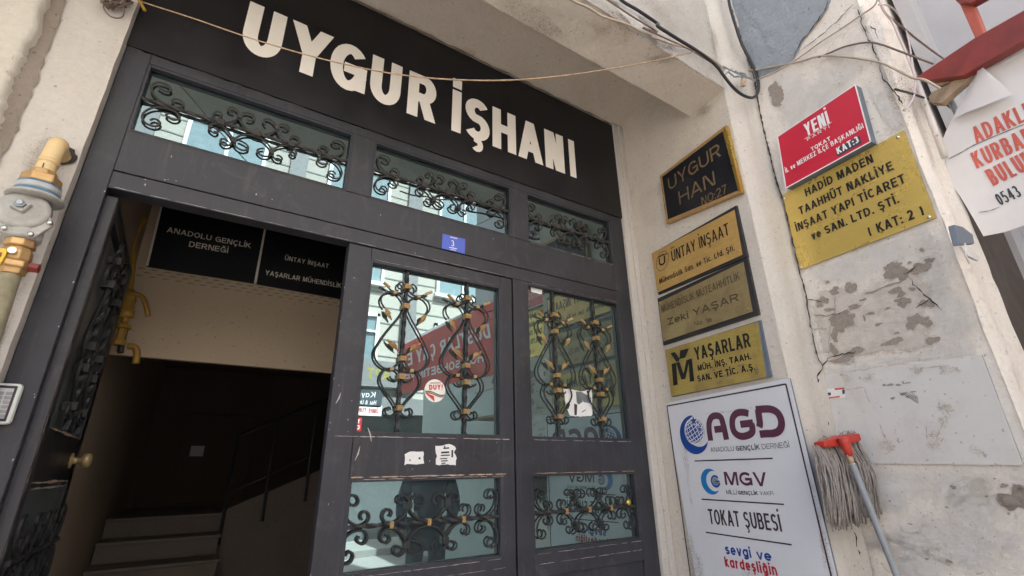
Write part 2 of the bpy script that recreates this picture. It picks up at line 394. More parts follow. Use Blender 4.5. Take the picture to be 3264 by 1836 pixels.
def catmull(p, n=5):
    p = [Vector(x) for x in p]; out = []
    for i in range(len(p)-1):
        a = p[i-1] if i else p[0]*2-p[1]; b, c = p[i], p[i+1]; d = p[i+2] if i+2 < len(p) else c*2-b
        for k in range(n):
            t = k/n
            out.append(.5*((2*b) + (c-a)*t + (2*a-5*b+4*c-d)*t*t + (3*b-a-3*c+d)*t**3))
    out.append(p[-1]); return out
def wallgrid(q, n, nu, nv, amp=.004, sc=6., seed=0., edge=False):
    """bilinear grid over quad q (TL, TR, BR, BL), pushed INTO the wall by noise"""
    mb = MB(); tl, tr, br, bl = [Vector(p) for p in q]; n = Vector(n)
    for j in range(nv+1):
        for i in range(nu+1):
            u, v = i/nu, j/nv
            p = (tl*(1-u)+tr*u)*(1-v) + (bl*(1-u)+br*u)*v
            d = (noise.fractal(p*sc+Vector((seed, 0, 0)), .8, 2.1, 5)*.5+.5)
            mb.v.append(p - n*amp*max(0, min(1.4, d)))
    for j in range(nv):
        for i in range(nu):
            a = j*(nu+1)+i; mb.f.append((a, a+1, a+nu+2, a+nu+1))
    return mb
def strip(pts, n, wd, lift, jit=0., seed=0, taper=True):
    """thin ribbon lying on a surface (a crack, a scrape, a printed line)"""
    rnd = random.Random(seed); mb = MB(); pts = [Vector(p) for p in pts]; n = Vector(n).normalized(); m = len(pts); L = []
    for i, p in enumerate(pts):
        t = (pts[min(i+1, m-1)]-pts[max(i-1, 0)]).normalized(); s_ = n.cross(t)
        k = wd*(1 + (rnd.uniform(-jit, jit)))*.5
        if taper and i in (0, m-1): k *= .3
        L += [p+n*lift+s_*k, p+n*lift-s_*k]
    mb.add(L, [(2*i, 2*i+1, 2*i+3, 2*i+2) for i in range(m-1)]); return mb
def wiggle(pts, step=.02, amp=.006, seed=0, n=None):
    rnd = random.Random(seed); out = [Vector(pts[0])]
    for a, b in zip(pts[:-1], pts[1:]):
        a, b = Vector(a), Vector(b); k = max(1, int((b-a).length/step))
        for i in range(1, k+1):
            p = a.lerp(b, i/k)
            if i < k or True:
                d = Vector((rnd.uniform(-1, 1), rnd.uniform(-1, 1), rnd.uniform(-1, 1)))*amp
                if n is not None: d -= Vector(n)*d.dot(Vector(n))
                p = p+d
            out.append(p)
    return out
def blob(c, n, rx, rz, lift, seed=0, k=16, rough=.35):
    rnd = random.Random(seed); n = Vector(n).normalized(); a = n.cross(Vector((0, 0, 1))).normalized(); b = Vector((0, 0, 1))
    ph = [rnd.uniform(0, 6.28) for _ in range(4)]; q = []
    for i in range(k):
        t = 2*math.pi*i/k; r = 1 + rough*(.5*math.sin(2*t+ph[0]) + .4*math.sin(3*t+ph[1]) + .35*math.sin(5*t+ph[2])) + rnd.uniform(-.12, .12)
        q.append(Vector(c)+n*lift + a*rx*r*math.cos(t) + b*rz*r*math.sin(t))
    return q

def soft(name, pts, n, lift, mat, parent, rings=8):
    """a patch of weathering lying on a surface; its rim breaks up by noise"""
    pts = [Vector(p)+Vector(n)*lift for p in pts]; c = sum(pts, Vector())/len(pts); k = len(pts); mb = MB(); val = []
    for r_ in range(rings+1):
        for p in pts: mb.v.append(c.lerp(p, .02+.98*r_/rings)); val.append(1-r_/rings)
    for r_ in range(rings):
        for i in range(k): j = (i+1) % k; mb.f.append((r_*k+i, r_*k+j, (r_+1)*k+j, (r_+1)*k+i))
    mb.f.append(tuple(range(k)))
    o = obj(name, mb, mat, parent)
    at = o.data.attributes.new('edge', 'FLOAT', 'POINT')
    for i, x in enumerate(val): at.data[i].value = min(1, x*2.2)
    return o
def oval(c, n, rx, rz, k=20):
    n = Vector(n).normalized(); a = (n.cross(Vector((0,0,1))) if abs(n.z) < .9 else Vector((1,0,0))).normalized(); b = a.cross(n) if abs(n.z) > .9 else Vector((0,0,1))
    return [Vector(c)+a*rx*math.cos(2*math.pi*i/k)+b*rz*math.sin(2*math.pi*i/k) for i in range(k)]
def densify(pts, step=.03):
    out = []
    for a, b in zip(pts, pts[1:]+pts[:1]):
        m_ = max(1, int((b-a).length/step)); out += [a.lerp(b, i/m_) for i in range(m_)]
    return out

# ------------------------------------------------------------------ block lettering drawn as strokes
def _E(cx, cy, rx, ry, a0, a1, n=14):
    return [(cx+rx*math.cos(R(a0+(a1-a0)*i/n)), cy+ry*math.sin(R(a0+(a1-a0)*i/n))) for i in range(n+1)]
X = .72
def _g():
    g = {}
    g['A'] = (.80, [[(0,0),(.5,1)], [(1,0),(.5,1)], [(.22,.27),(.78,.27)]])
    g['B'] = (.70, [[(0,0),(0,1)], [(0,1),(.55,1)]+_E(.55,.765,.36,.235,90,-90)+[(0,.53)], [(0,.53),(.6,.53)]+_E(.6,.265,.4,.265,90,-90)+[(0,0)]])
    g['C'] = (.74, [_E(.52,.5,.52,.5,42,318,22)])
    g['D'] = (.74, [[(0,0),(0,1)], [(0,1),(.4,1)]+_E(.4,.5,.6,.5,90,-90)+[(0,0)]])
    g['E'] = (.64, [[(0,0),(0,1)], [(0,1),(1,1)], [(0,.52),(.9,.52)], [(0,0),(1,0)]])
    g['F'] = (.60, [[(0,0),(0,1)], [(0,1),(1,1)], [(0,.5),(.85,.5)]])
    g['G'] = (.78, [_E(.52,.5,.52,.5,42,345,24), [(.56,.47),(1,.47)], [(1,.47),(1,.06)]])
    g['H'] = (.74, [[(0,0),(0,1)], [(1,0),(1,1)], [(0,.53),(1,.53)]])
    g['I'] = (0, [[(0,0),(0,1)]])
    g['J'] = (.55, [[(1,1),(1,.3)]+_E(.5,.28,.5,.28,0,-170)])
    g['K'] = (.76, [[(0,0),(0,1)], [(.05,.36),(.92,1)], [(.36,.56),(1,0)]])
    g['L'] = (.60, [[(0,1),(0,0)], [(0,0),(1,0)]])
    g['M'] = (.88, [[(0,0),(0,1)], [(1,0),(1,1)], [(.10,1),(.5,0)], [(.90,1),(.5,0)]])
    g['N'] = (.74, [[(0,0),(0,1)], [(1,0),(1,1)], [(.15,1),(.85,0)]])
    g['O'] = (.80, [_E(.5,.5,.5,.5,90,450,28)])
    g['P'] = (.68, [[(0,0),(0,1)], [(0,1),(.55,1)]+_E(.55,.71,.45,.29,90,-90)+[(0,.42)]])
    g['R'] = (.74, [[(0,0),(0,1)], [(0,1),(.55,1)]+_E(.55,.73,.40,.27,90,-90)+[(0,.46)], [(.55,.46),(.96,0)]])
    g['S'] = (.70, [_E(.5,.755,.46,.245,28,250,14)+_E(.5,.26,.5,.26,70,-150,14)])
    g['T'] = (.68, [[(.5,0),(.5,1)], [(0,1),(1,1)]])
    g['U'] = (.74, [[(0,1),(0,.36)]+_E(.5,.36,.5,.36,180,360,18)+[(1,1)]])
    g['V'] = (.78, [[(0,1),(.5,0)], [(1,1),(.5,0)]])
    g['Y'] = (.76, [[(.5,0),(.5,.5)], [(0,1),(.5,.38)], [(1,1),(.5,.38)]])
    g['Z'] = (.68, [[(0,1),(1,1)], [(.86,1),(.14,0)], [(0,0),(1,0)]])
    ced = [[.6,(.47,.0),(.47,-.07)], [.6,(.40,-.075)]+_E(.50,-.20,.20,.115,95,-140,10)]
    brv = [_E(.5,1.36,.24,.16,190,350,8)]
    uml = [[(.25,1.34),(.25,1.345)], [(.75,1.34),(.75,1.345)]]
    g['Ç'] = (g['C'][0], g['C'][1]+ced); g['Ş'] = (g['S'][0], g['S'][1]+ced)
    g['Ğ'] = (g['G'][0], g['G'][1]+brv); g['Ü'] = (g['U'][0], g['U'][1]+uml); g['Ö'] = (g['O'][0], g['O'][1]+uml)
    g['İ'] = (0, [[(0,0),(0,1)], [(0,1.33),(0,1.36)]])
    g['0'] = (.60, [_E(.5,.5,.5,.5,90,450,24)]); g['1'] = (.36, [[(1,0),(1,1)], [(1,1),(0,.72)]])
    g['2'] = (.62, [_E(.5,.71,.5,.29,165,-35,12)+[(0,0)], [(0,0),(1,0)]])
    g['3'] = (.62, [_E(.46,.765,.44,.235,150,-90,12), _E(.46,.265,.54,.265,90,-150,12)])
    g['4'] = (.66, [[(.75,0),(.75,1)], [(.75,1),(0,.28)], [(0,.28),(1,.28)]])
    g['5'] = (.62, [[(.9,1),(.16,1)], [(.16,1),(.08,.5)], _E(.46,.32,.54,.32,140,-150,14)])
    g['7'] = (.60, [[(0,1),(1,1)], [(1,1),(.3,0)]]); g['8'] = (.62, [_E(.5,.76,.42,.24,90,450,16), _E(.5,.26,.5,.26,90,450,16)])
    g['.'] = (0, [[(0,0),(0,.02)]]); g[':'] = (0, [[(0,0),(0,.02)], [(0,.55),(0,.57)]])
    g['('] = (.42, [_E(1.9,.45,1.9,1.05,148,212,10)]); g[')'] = (.42, [_E(-.9,.45,1.9,1.05,32,-32,10)])
    g['!'] = (.1, [[(.6,1),(.35,.32)], [(.2,0),(.22,.03)]])
    g['&'] = (.75, [_E(.42,.77,.3,.23,-60,250,14)+[(.95,0)], _E(.42,.27,.42,.27,110,330,14)+[(1,.5)]])
    bowl = _E(.5,.36,.5,.36,90,450,20)
    g['a'] = (.60, [bowl, [(1,0),(1,X)]]); g['b'] = (.60, [bowl, [(0,0),(0,1)]]); g['d'] = (.60, [bowl, [(1,0),(1,1)]])
    g['c'] = (.56, [_E(.52,.36,.52,.36,45,315,16)]); g['e'] = (.60, [_E(.5,.36,.5,.36,0,318,18), [(.06,.36),(1,.36)]])
    g['g'] = (.60, [bowl, [(1,X),(1,-.05)]+_E(.5,-.05,.5,.24,0,-150,10)])
    g['h'] = (.56, [[(0,0),(0,1)], _E(.5,.40,.5,.32,180,0,12)+[(1,0)]]); g['n'] = (.56, [[(0,0),(0,X)], _E(.5,.40,.5,.32,180,0,12)+[(1,0)]])
    g['i'] = (0, [[(0,0),(0,X)], [(0,1.08),(0,1.10)]]); g['ı'] = (0, [[(0,0),(0,X)]]); g['l'] = (0, [[(0,0),(0,1)]])
    g['k'] = (.56, [[(0,0),(0,1)], [(.05,.25),(.9,X)], [(.3,.42),(1,0)]])
    g['m'] = (.88, [[(0,0),(0,X)], _E(.25,.44,.25,.28,180,0,10)+[(.5,0)], _E(.75,.44,.25,.28,180,0,10)+[(1,0)]])
    g['o'] = (.60, [bowl]); g['r'] = (.42, [[(0,0),(0,X)], _E(.9,.3,.9,.42,170,85,8)])
    g['s'] = (.52, [_E(.5,.54,.46,.18,28,250,12)+_E(.5,.19,.5,.19,70,-150,12)])
    g['ş'] = (g['s'][0], g['s'][1]+ced); g['ç'] = (g['c'][0], g['c'][1]+ced)
    g['t'] = (.36, [[(.4,1),(.4,.18)]+_E(.85,.18,.45,.18,180,270,6), [(0,X),(.95,X)]])
    g['u'] = (.56, [[(0,X),(0,.32)]+_E(.5,.32,.5,.32,180,360,12)+[(1,X)], [(1,X),(1,0)]])
    g['ü'] = (.56, g['u'][1]+[[(.22,1.08),(.22,1.10)], [(.78,1.08),(.78,1.10)]]); g['ğ'] = (.60, g['g'][1]+[_E(.5,1.12,.3,.16,200,340,8)])
    g['v'] = (.56, [[(0,X),(.5,0)], [(1,X),(.5,0)]]); g['y'] = (.56, [[(0,X),(.5,0)], [(1,X),(.3,-.28)]]); g['z'] = (.52, [[(0,X),(1,X)], [(1,X),(0,0)], [(0,0),(1,0)]])
    return g
GL = _g()
def _ribbon(pts, wt):
    """mitred outline of a polyline; returns a list of (left, right) pairs"""
    P = [Vector((x, y)) for x, y in pts]; Q = [P[0]]
    for p in P[1:]:
        if (p-Q[-1]).length > 1e-5: Q.append(p)
    P = Q; n = len(P); out = []; closed = n > 6 and (P[0]-P[-1]).length < 1e-3
    for i in range(n):
        if closed and i in (0, n-1): d0 = (P[-1]-P[-2]).normalized(); d1 = (P[1]-P[0]).normalized()
        else:
            d1 = (P[i+1]-P[i]).normalized() if i < n-1 else (P[i]-P[i-1]).normalized()
            d0 = (P[i]-P[i-1]).normalized() if i else d1
        t = (d0+d1); t = t.normalized() if t.length > 1e-6 else d1
        s_ = Vector((-t.y, t.x)); c = max(.5, s_.dot(Vector((-d1.y, d1.x))))
        out.append([P[i]+s_*wt*.5/c, P[i]-s_*wt*.5/c])
    return out, P, closed
def glyph(ch, wt, k):
    """list of quad strips for one letter in units of cap height; returns (outer width, strips)"""
    W, strokes = GL[ch]; wx = wt; Wd = max(W*k, 0) if W else 0
    Wo = Wd if W else wx
    if W and Wo < wx*1.6: Wo = wx*1.6
    res = []
    wt0 = wt
    for st in strokes:
        wt = wt0
        if not isinstance(st[0], tuple): wt = wt0*st[0]; st = st[1:]
        pts = [((wx*.5 + x*(Wo-wx)) if W else wx*.5, wt*.5 + y*(1-wt)) for x, y in st]
        if len(st) == 2 and st[0][0] != st[1][0] and st[0][1] != st[1][1]:        # slanted stroke: ends cut level with the line
            for e in (0, 1):
                if st[e][1] in (0, 1, X): pts[e] = (pts[e][0], pts[e][1] + (wt*.5 if st[e][1] else -wt*.5))
        rb, P, closed = _ribbon(pts, wt)
        if not closed:
            for e, o in ((0, 1), (-1, -2)):
                if len(P) < 2: continue
                d = (P[e]-P[o]).normalized(); y0 = st[e][1]
                if abs(d.y) > .55 and y0 in (0, 1, X):
                    yy = P[e].y + (0 if len(st) == 2 and st[0][0] != st[1][0] else math.copysign(wt*.5, d.y))
                    for s_ in (0, 1):
                        v = rb[e][s_]; rb[e][s_] = v + d*((yy-v.y)/d.y)
                elif abs(d.x) < 1e-4 or abs(d.y) < 1e-4:
                    for s_ in (0, 1): rb[e][s_] = rb[e][s_] + d*wt*.5
        res.append(rb)
    return Wo, res
def text_mesh(body, P0, P1, H, n, wt=.2, lift=.001, gap=.14, fit=None, kmax=1.6, vert=None):
    """lettering between baseline ends P0 and P1 on a surface with normal n"""
    P0, P1 = Vector(P0), Vector(P1); ex = (P1-P0); L = ex.length/H; ex.normalize(); n = Vector(n).normalized()
    ey = n.cross(ex).normalized() if vert is None else vert
    if ey.z < 0: ey = -ey
    def total(s_, k):
        x = 0
        for i, c in enumerate(s_):
            x += (.30*max(.6, k)) if c == ' ' else glyph(c, wt, k)[0]
            if i < len(s_)-1: x += gap*max(.5, min(1, k))
        return x
    lo, hi = .3, 2.6; ref = fit or body
    for _ in range(30):
        mid = (lo+hi)/2
        if total(ref, mid) > L: hi = mid
        else: lo = mid
    k = min(lo, kmax)
    if k < .95: wt = wt*max(.62, min(1, .25+.8*k))
    lo, hi = .3, 2.6
    for _ in range(30):
        mid = (lo+hi)/2
        if total(ref, mid) > L: hi = mid
        else: lo = mid
    k = min(lo, kmax); sx = L/total(ref, k)
    mb = MB(); x = 0
    for c in body:
        if c == ' ': x += .30*max(.6, k)
        else:
            Wo, sts = glyph(c, wt, k)
            for j, rb in enumerate(sts):
                z = lift + j*.00016
                vs = []
                for a, b in rb:
                    for p in (a, b): vs.append(P0 + ex*((x+p.x)*sx*H) + ey*(p.y*H) + n*z)
                mb.add(vs, [(2*i, 2*i+1, 2*i+3, 2*i+2) for i in range(len(rb)-1)])
            x += Wo
        x += gap*max(.5, min(1, k))
    return mb
def write(parent, plane, body, a, b, top, mat, wt=.2, lift=.001, fit=None, gap=.14, xh=False, name='lettering'):
    """a, b: photo points of the baseline ends, top: photo point above a at cap height"""
    P0, P1, T = plane.hit(*a), plane.hit(*b), plane.hit(*top)
    H = abs((T-P0).z); H = H/X if xh else H
    mb = text_mesh(body, P0, P1, H, plane.n, wt, lift, gap, fit)
    return obj(name, mb, mat, parent)
def quadpx(plane, *pts): return [plane.hit(*p) for p in pts]
# ================================================================== setting
def Z(r): return r + ZC
NY = Vector((0, -1, 0))
def struct(name, mb, mat, smooth=False): return tag(obj(name, mb, mat, smooth=smooth), kind='structure')
struct('street', MB().quad((-60,-60,-.12),(60,-60,-.12),(60,40,-.12),(-60,40,-.12)), 'asphalt')
struct('pavement', MB().box((-20,-3.6,-.2),(20,.3,0)), 'pavement')
struct('far_pavement', MB().box((-20,-12,-.2),(20,-8.2,0)), 'asphalt')

# ------------------------------------------------------------------ the office building
B = thing('office_building', 'old cream plastered office building with a recessed iron entrance and low soffit', 'building', (0, 0, 0))
q = [(-3.2,-.05,Z(2.47)),(-.523,-.05,Z(2.47)),(-.523,-.05,0),(-3.2,-.05,0)]
mb = wallgrid(q, NY, 70, 60, .003, 5)
rnd = random.Random(3)
for j in range(61):
    i = j*71+70; mb.v[i].x += rnd.uniform(-.0025, .0015)
k0 = len(mb.v)
for j in range(61): mb.v.append(Vector((mb.v[j*71+70].x, .02, mb.v[j*71+70].z)))
for j in range(60): mb.f.append((j*71+70, k0+j, k0+j+1, (j+1)*71+70))
obj('wall', mb, 'plaster', B, smooth=False)
P5 = PY(-.055)
gl = [(390,-60),(375,0),(300,250),(215,400),(200,480),(125,560),(95,680),(45,830),(10,930),(-50,1050),(-250,1500),(-900,3200)]
gr = [(505,-60),(490,0),(420,220),(340,420),(270,620),(200,780),(130,960),(40,1110),(-20,1250),(-75,1400),(-230,1800),(-850,3400)]
Lp = catmull([P5.hit(*c1(*p)) for p in gl], 4); Rp = catmull([P5.hit(*c1(*p)) for p in gr], 4)
mb = MB(); rnd = random.Random(5); m = len(Lp)
Lp = [p+Vector((rnd.uniform(-.006,.006),0,0)) for p in Lp]; Rp = [p+Vector((rnd.uniform(-.005,.005),0,0)) for p in Rp]
for i in range(m):
    for t in (0, .33, .66, 1): mb.v.append(Lp[i].lerp(Rp[i], t) + NY*(0 if t in (0, 1) else -.0 + .002*noise.noise(Lp[i]*40)))
for i in range(m-1):
    for k in range(3): mb.f.append((i*4+k, i*4+k+1, i*4+k+5, i*4+k+4))
obj('mortar_joint', mb, 'groove', B)
mb = MB(); nu = 40
for i in range(m):
    e = Lp[i]
    mb.v.append(Vector((e.x, -.052, e.z)))
    for k in range(nu+1):
        x = e.x - .006 - (e.x+3.2)*(k/nu)**1.6
        p = Vector((x, -.085, e.z)); d = noise.fractal(p*5.5, .8, 2., 4); d2 = noise.noise(p*14)
        mb.v.append(p + NY*(d*.012 + d2*.006 + (-.012 if k == 0 else 0)))
for i in range(m-1):
    for k in range(nu+1):
        a = i*(nu+2)+k; mb.f.append((a, a+1, a+nu+3, a+nu+2))
obj('lumpy_render', mb, 'plaster_rough', B, smooth=True)
obj('ceiling', MB().box((-3.2,-.66,Z(2.472)),(2.37,.1,Z(2.6))), 'soffit', B)
mb = wallgrid([(-3.2,-.645,Z(2.066)),(2.29,-.645,Z(2.066)),(2.26,-.905,Z(2.066)),(-3.2,-.905,Z(2.066))], (0,0,-1), 200, 8, .006, 6, 3)
for i in range(201):
    mb.v[8*201+i].y += .008*noise.noise(Vector((i*.35, 0, 0))); mb.v[i].z += 0
mb.box((-3.2,-.90,Z(2.075)),(2.285,-.645,Z(2.6)))
obj('beam', mb, 'soffit', B)
mb = wallgrid([(-3.2,-.912,7.5),(2.258,-.912,7.5),(2.258,-.912,Z(2.064)),(-3.2,-.912,Z(2.064))], NY, 130, 100, .012, 9, 1)
obj('upper_wall', mb, 'stucco', B, smooth=True)
pe = Vector((2.36,0,0)) + DR*.905
q = [(2.36,.05,Z(2.5)),(pe.x,pe.y,Z(2.5)),(pe.x,pe.y,0),(2.36,.05,0)]
obj('side_wall', wallgrid(q, NR, 50, 90, .004, 6, 8), 'reveal', B, smooth=True)
mb = MB(); mb.box((2.262,-.018,0),(2.362,.06,Z(2.468))); mb.box((2.31,-.03,0),(2.352,-.017,Z(2.44)))
obj('door_jamb', mb, 'jamb', B, bevel=.004)
_c0, _c1 = PN.hit(2412,314), PN.hit(2623,1185)
def crk(z):
    t_ = (z-_c1.z)/(_c0.z-_c1.z); v = _c1.lerp(_c0, t_); return Vector((v.x, v.y-.003, 0))
# rounded worn corner between the side wall and the neighbour
pc = Vector((2.49,-.972,0)); mb = MB(); prof = []
for t in range(9):
    s_ = t/8; base = pe.lerp(pc, s_); prof.append(Vector((base.x, base.y - .012*math.sin(math.pi*min(1, s_*1.6)) , 0)))
prof[0] += DR*(-.004)
for j in range(121):
    z = 7.5*j/120
    for p in prof:
        q_ = Vector((p.x, p.y, z)) + (crk(z)-pc)*((p-pe).length/(pc-pe).length); mb.v.append(q_ + NY*(.006*noise.noise(q_*9) + .003*noise.noise(q_*31)))
for j in range(120):
    for k in range(8): a = j*9+k; mb.f.append((a, a+1, a+10, a+9))
obj('corner_pillar', mb, 'pillar', B, smooth=True)
mb = MB(); mb.box((-9,-.88,Z(2.62)),(2.25,9,7.5)); mb.box((-9,-.04,0),(-3.2,9,Z(2.62)))  # unseen mass added to keep the sun off the recess and hall
obj('sun_block_mass', mb, 'stucco', B)
# hall behind the door
mb = MB(); mb.box((-.62,.07,Z(-1.3)),(-.47,6,Z(2.0)))
obj('hall_side_wall', mb, 'hall_wall', B)
mb = MB(); mb.box((2.4,.07,Z(-1.3)),(2.5,6,Z(2.0))); mb.box((-.62,5.2,Z(-1.3)),(2.5,5.3,Z(2.0)))
obj('hall_back_wall', mb, 'hall_shade', B)
obj('hall_floor', MB().box((-.6,.0,Z(-1.5)),(2.4,1.74,Z(-1.1))), 'hall_tile', B)
obj('entrance_step', MB().box((-.7,-.35,0),(2.3,.0,Z(-1.28))), 'marble', B, bevel=.006)
obj('hall_ceiling', MB().box((-.62,.07,Z(1.9)),(2.5,1.3,Z(2.0))), 'hall_wall', B)
obj('hall_ceiling', MB().box((-.5,1.256,Z(1.25)),(2.4,5.2,Z(1.35))), 'hall_shade', B)
mb = MB(); mb.box((-.5,1.215,Z(.61)),(2.4,1.255,Z(1.9)))
hb = obj('hall_beam', mb, 'hall_beam', B)
# stamped frieze on the beam below the two hanging boards
mb = MB(); mb.box((-.465,1.209,Z(1.05)),(2.3,1.2145,Z(1.128)))
fz = obj('frieze', mb, 'hall_beam', B)
mb = MB()
for row in range(3):
    for i in range(30):
        x = -.45 + i*.062 + (row % 2)*.031; z = Z(1.066+row*.022)
        mb.add([(x,1.2085,z),(x+.03,1.2085,z+.004),(x+.034,1.2085,z+.008),(x+.012,1.2085,z+.010),(x-.004,1.2085,z+.006)], [(0,1,2,3,4)])
obj('stamped_pattern', mb, 'frieze', fz)
mb = MB()
for a in range(3):
    pass
# wear around the soffit edge
mb = MB(); rnd = random.Random(9)
pts = [Vector((-.5+i*.055, -.016, Z(2.447)+rnd.uniform(-.007,.007))) for i in range(51)]
obj('soffit_edge_gap', strip(pts, NY, .011, .002, .7, 4), 'groove', B)
for k, (x, y, rx, ry) in enumerate([(.92,-.10,.05,.035),(1.0,-.17,.028,.02)]):
    q = [Vector((x+rx*math.cos(t*.45)*rnd.uniform(.8,1.2), y+ry*math.sin(t*.45)*rnd.uniform(.8,1.2), Z(2.4705))) for t in range(14)]
for px, rx, ry, mt in (((1495,165),.07,.05,'m_rust'),((1960,95),.22,.12,'m_rust'),((2110,170),.16,.10,'m_grime'),((1700,60),.25,.09,'m_grime')):
    pl = Plane((0,0,Z(2.0645)),(0,0,-1)) if px[0] != 1495 else Plane((0,0,Z(2.4705)),(0,0,-1))
    soft('water_stain', oval(pl.hit(*px), (0,0,-1), rx, ry), (0,0,-1), .001, mt, B)
pl = Plane((0,0,Z(2.4705)),(0,0,-1))
for px, rx, ry in (((1250,75),.5,.10),): soft('water_stain', oval(pl.hit(*px), (0,0,-1), rx, ry), (0,0,-1), .0012, 'm_grime', B)
for px, rx, rz, mt in (((2150,1800),.05,.14,'m_rust'),((2180,1830),.09,.07,'m_grime'),((2140,690),.03,.10,'m_grime'),((2090,900),.04,.20,'m_grime'),((2240,350),.12,.06,'m_grime'),((2110,1180),.03,.22,'m_grime'),((2560,1700),.10,.22,'m_grime')):
    soft('wall_stain', blob(PR.hit(*px), NR, rx, rz, 0, int(px[0]), 26, .6), NR, .0015, mt, B)
PLW = PY(-.0505)
for px, rx, rz, mt in (((150,560),.10,.16,'m_grime'),((215,480),.06,.05,'m_rust'),((60,700),.12,.2,'m_grime'),((60,1000),.06,.3,'m_grime')):
    soft('wall_stain', [Vector((min(-.532, v.x), v.y, v.z)) for v in blob(PLW.hit(*px), NY, rx, rz, 0, int(px[0]), 26, .6)], NY, .0012, mt, B)
PUW = PY(-.9135)
for px, rx, rz, mt in (((2150,40),.2,.3,'m_grime'),((1990,20),.2,.12,'m_pale'),((2290,180),.06,.3,'m_grime'),((2250,250),.25,.04,'m_grime')): soft('wall_stain', blob(PUW.hit(*px), NY, rx, rz, 0, int(px[0]), 26, .6), NY, .002, mt, B)

# ------------------------------------------------------------------ staircase and handrail inside
st = thing('staircase', 'worn marble stairs rising in the dark hall behind the open doorway', 'stairs', (-.1, 1.75, Z(-1.1)))
for k in range(6):
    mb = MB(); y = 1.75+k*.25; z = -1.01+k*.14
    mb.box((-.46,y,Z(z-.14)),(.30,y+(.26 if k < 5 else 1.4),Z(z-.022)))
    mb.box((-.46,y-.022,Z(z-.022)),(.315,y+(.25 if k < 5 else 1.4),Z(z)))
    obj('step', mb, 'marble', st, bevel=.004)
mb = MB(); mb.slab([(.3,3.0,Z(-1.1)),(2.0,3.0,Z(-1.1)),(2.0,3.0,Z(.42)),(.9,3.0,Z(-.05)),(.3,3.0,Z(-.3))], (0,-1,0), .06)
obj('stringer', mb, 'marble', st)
hr = thing('handrail', 'black metal handrail beside the stairs in the dark hall', 'handrail', (.3, 2.98, Z(-.3)))
for x, z in ((.32,-.3),(.62,-.14),(.95,.0)):
    obj('post', MB().tube([(x,2.97,Z(z-.25)),(x,2.97,Z(z+.62))], .014, 8), 'iron_dark', hr)
obj('rail', MB().tube([(.3,2.97,Z(.3)),(1.4,2.97,Z(.86))], .014, 8), 'iron_dark', hr)
obj('rail', MB().tube([(.3,2.97,Z(-.17)),(1.4,2.97,Z(.37))], .011, 8), 'iron_dark', hr)
# dark cabinets / doors far inside
hd = thing('hall_door', 'dark panelled inner door at the back of the unlit hall', 'door', (.1, 5.18, Z(-.3)))
obj('leaf', MB().box((-.15,5.12,Z(-.31)),(.65,5.19,Z(.7))), 'hall_shade', hd, bevel=.01)
obj('notice', MB().box((-.02,5.11,Z(.20)),(.12,5.118,Z(.32))), 'paper', hd)

# ------------------------------------------------------------------ neighbouring building
Nb = thing('neighbouring_building', 'patched grey and white plaster side wall of the next building with a long crack', 'building', (2.49, -.97, 0))
o = Vector((2.49,-.97,0)); e = o + DR*.60
o = o - DR*.06
q = [o+Vector((0,0,7.5)), e+Vector((0,0,7.5)), e, o]
obj('wall', wallgrid(q, NR, 60, 300, .007, 7, 21), 'neighbour', Nb, smooth=True)
p2 = e + Vector((.22, -.04, 0)); prof = []
for t in range(11):
    s_ = t/10; b_ = e.lerp(p2, s_); prof.append(b_ + Vector((0,-.012*math.sin(math.pi*min(1,s_*2.2)),0)))
mb = MB()
for j in range(151):
    z = 7.5*j/150
    for p in prof:
        q_ = Vector((p.x,p.y,z)); mb.v.append(q_ + NY*(.005*noise.noise(q_*8)+.0025*noise.noise(q_*30)))
for j in range(150):
    for k in range(10): a = j*11+k; mb.f.append((a,a+1,a+12,a+11))
obj('pier_corner', mb, 'neighbour', Nb, smooth=True)
obj('block', MB().box((2.62,-1.52,0),(9,9,7.5)), 'neighbour', Nb)  # unseen solid added to stop sun leaking past the pier
# grey cement coat, a triangle narrowing downwards
cem = [c3(650,-120),c3(672,20),c3(720,200),c3(760,340),c3(800,440),c3(840,505),c3(880,495),c3(960,455),c3(1075,385),c3(1110,330),c3(1130,275),c3(1200,190),c3(1265,110),c3(1310,20),c3(1360,-120)]
P = PN.off(.004)
pts = wiggle([P.hit(*p) for p in cem], .03, .004, 2, NR)
mb = MB(); ctr = sum(pts, Vector())/len(pts); 
for ring in range(11):
    for i, p in enumerate(pts):
        w_ = ring/10; v = ctr.lerp(p, w_); mb.v.append(v + NR*(.010*noise.fractal(v*14, .8, 2., 4) + .006 - (.010 if ring == 10 else 0)))
kk = len(pts)
for ring in range(10):
    for i in range(kk): j = (i+1) % kk; mb.f.append((ring*kk+i, ring*kk+j, (ring+1)*kk+j, (ring+1)*kk+i))
obj('cement_coat', mb, 'cement', Nb, smooth=True)
def patch(name, pix, mat, lift, seed, parent=Nb, plane=PN, amp=.006):
    pts = densify([plane.hit(*p) for p in pix]); return soft(name, pts, plane.n, lift, mat, parent)
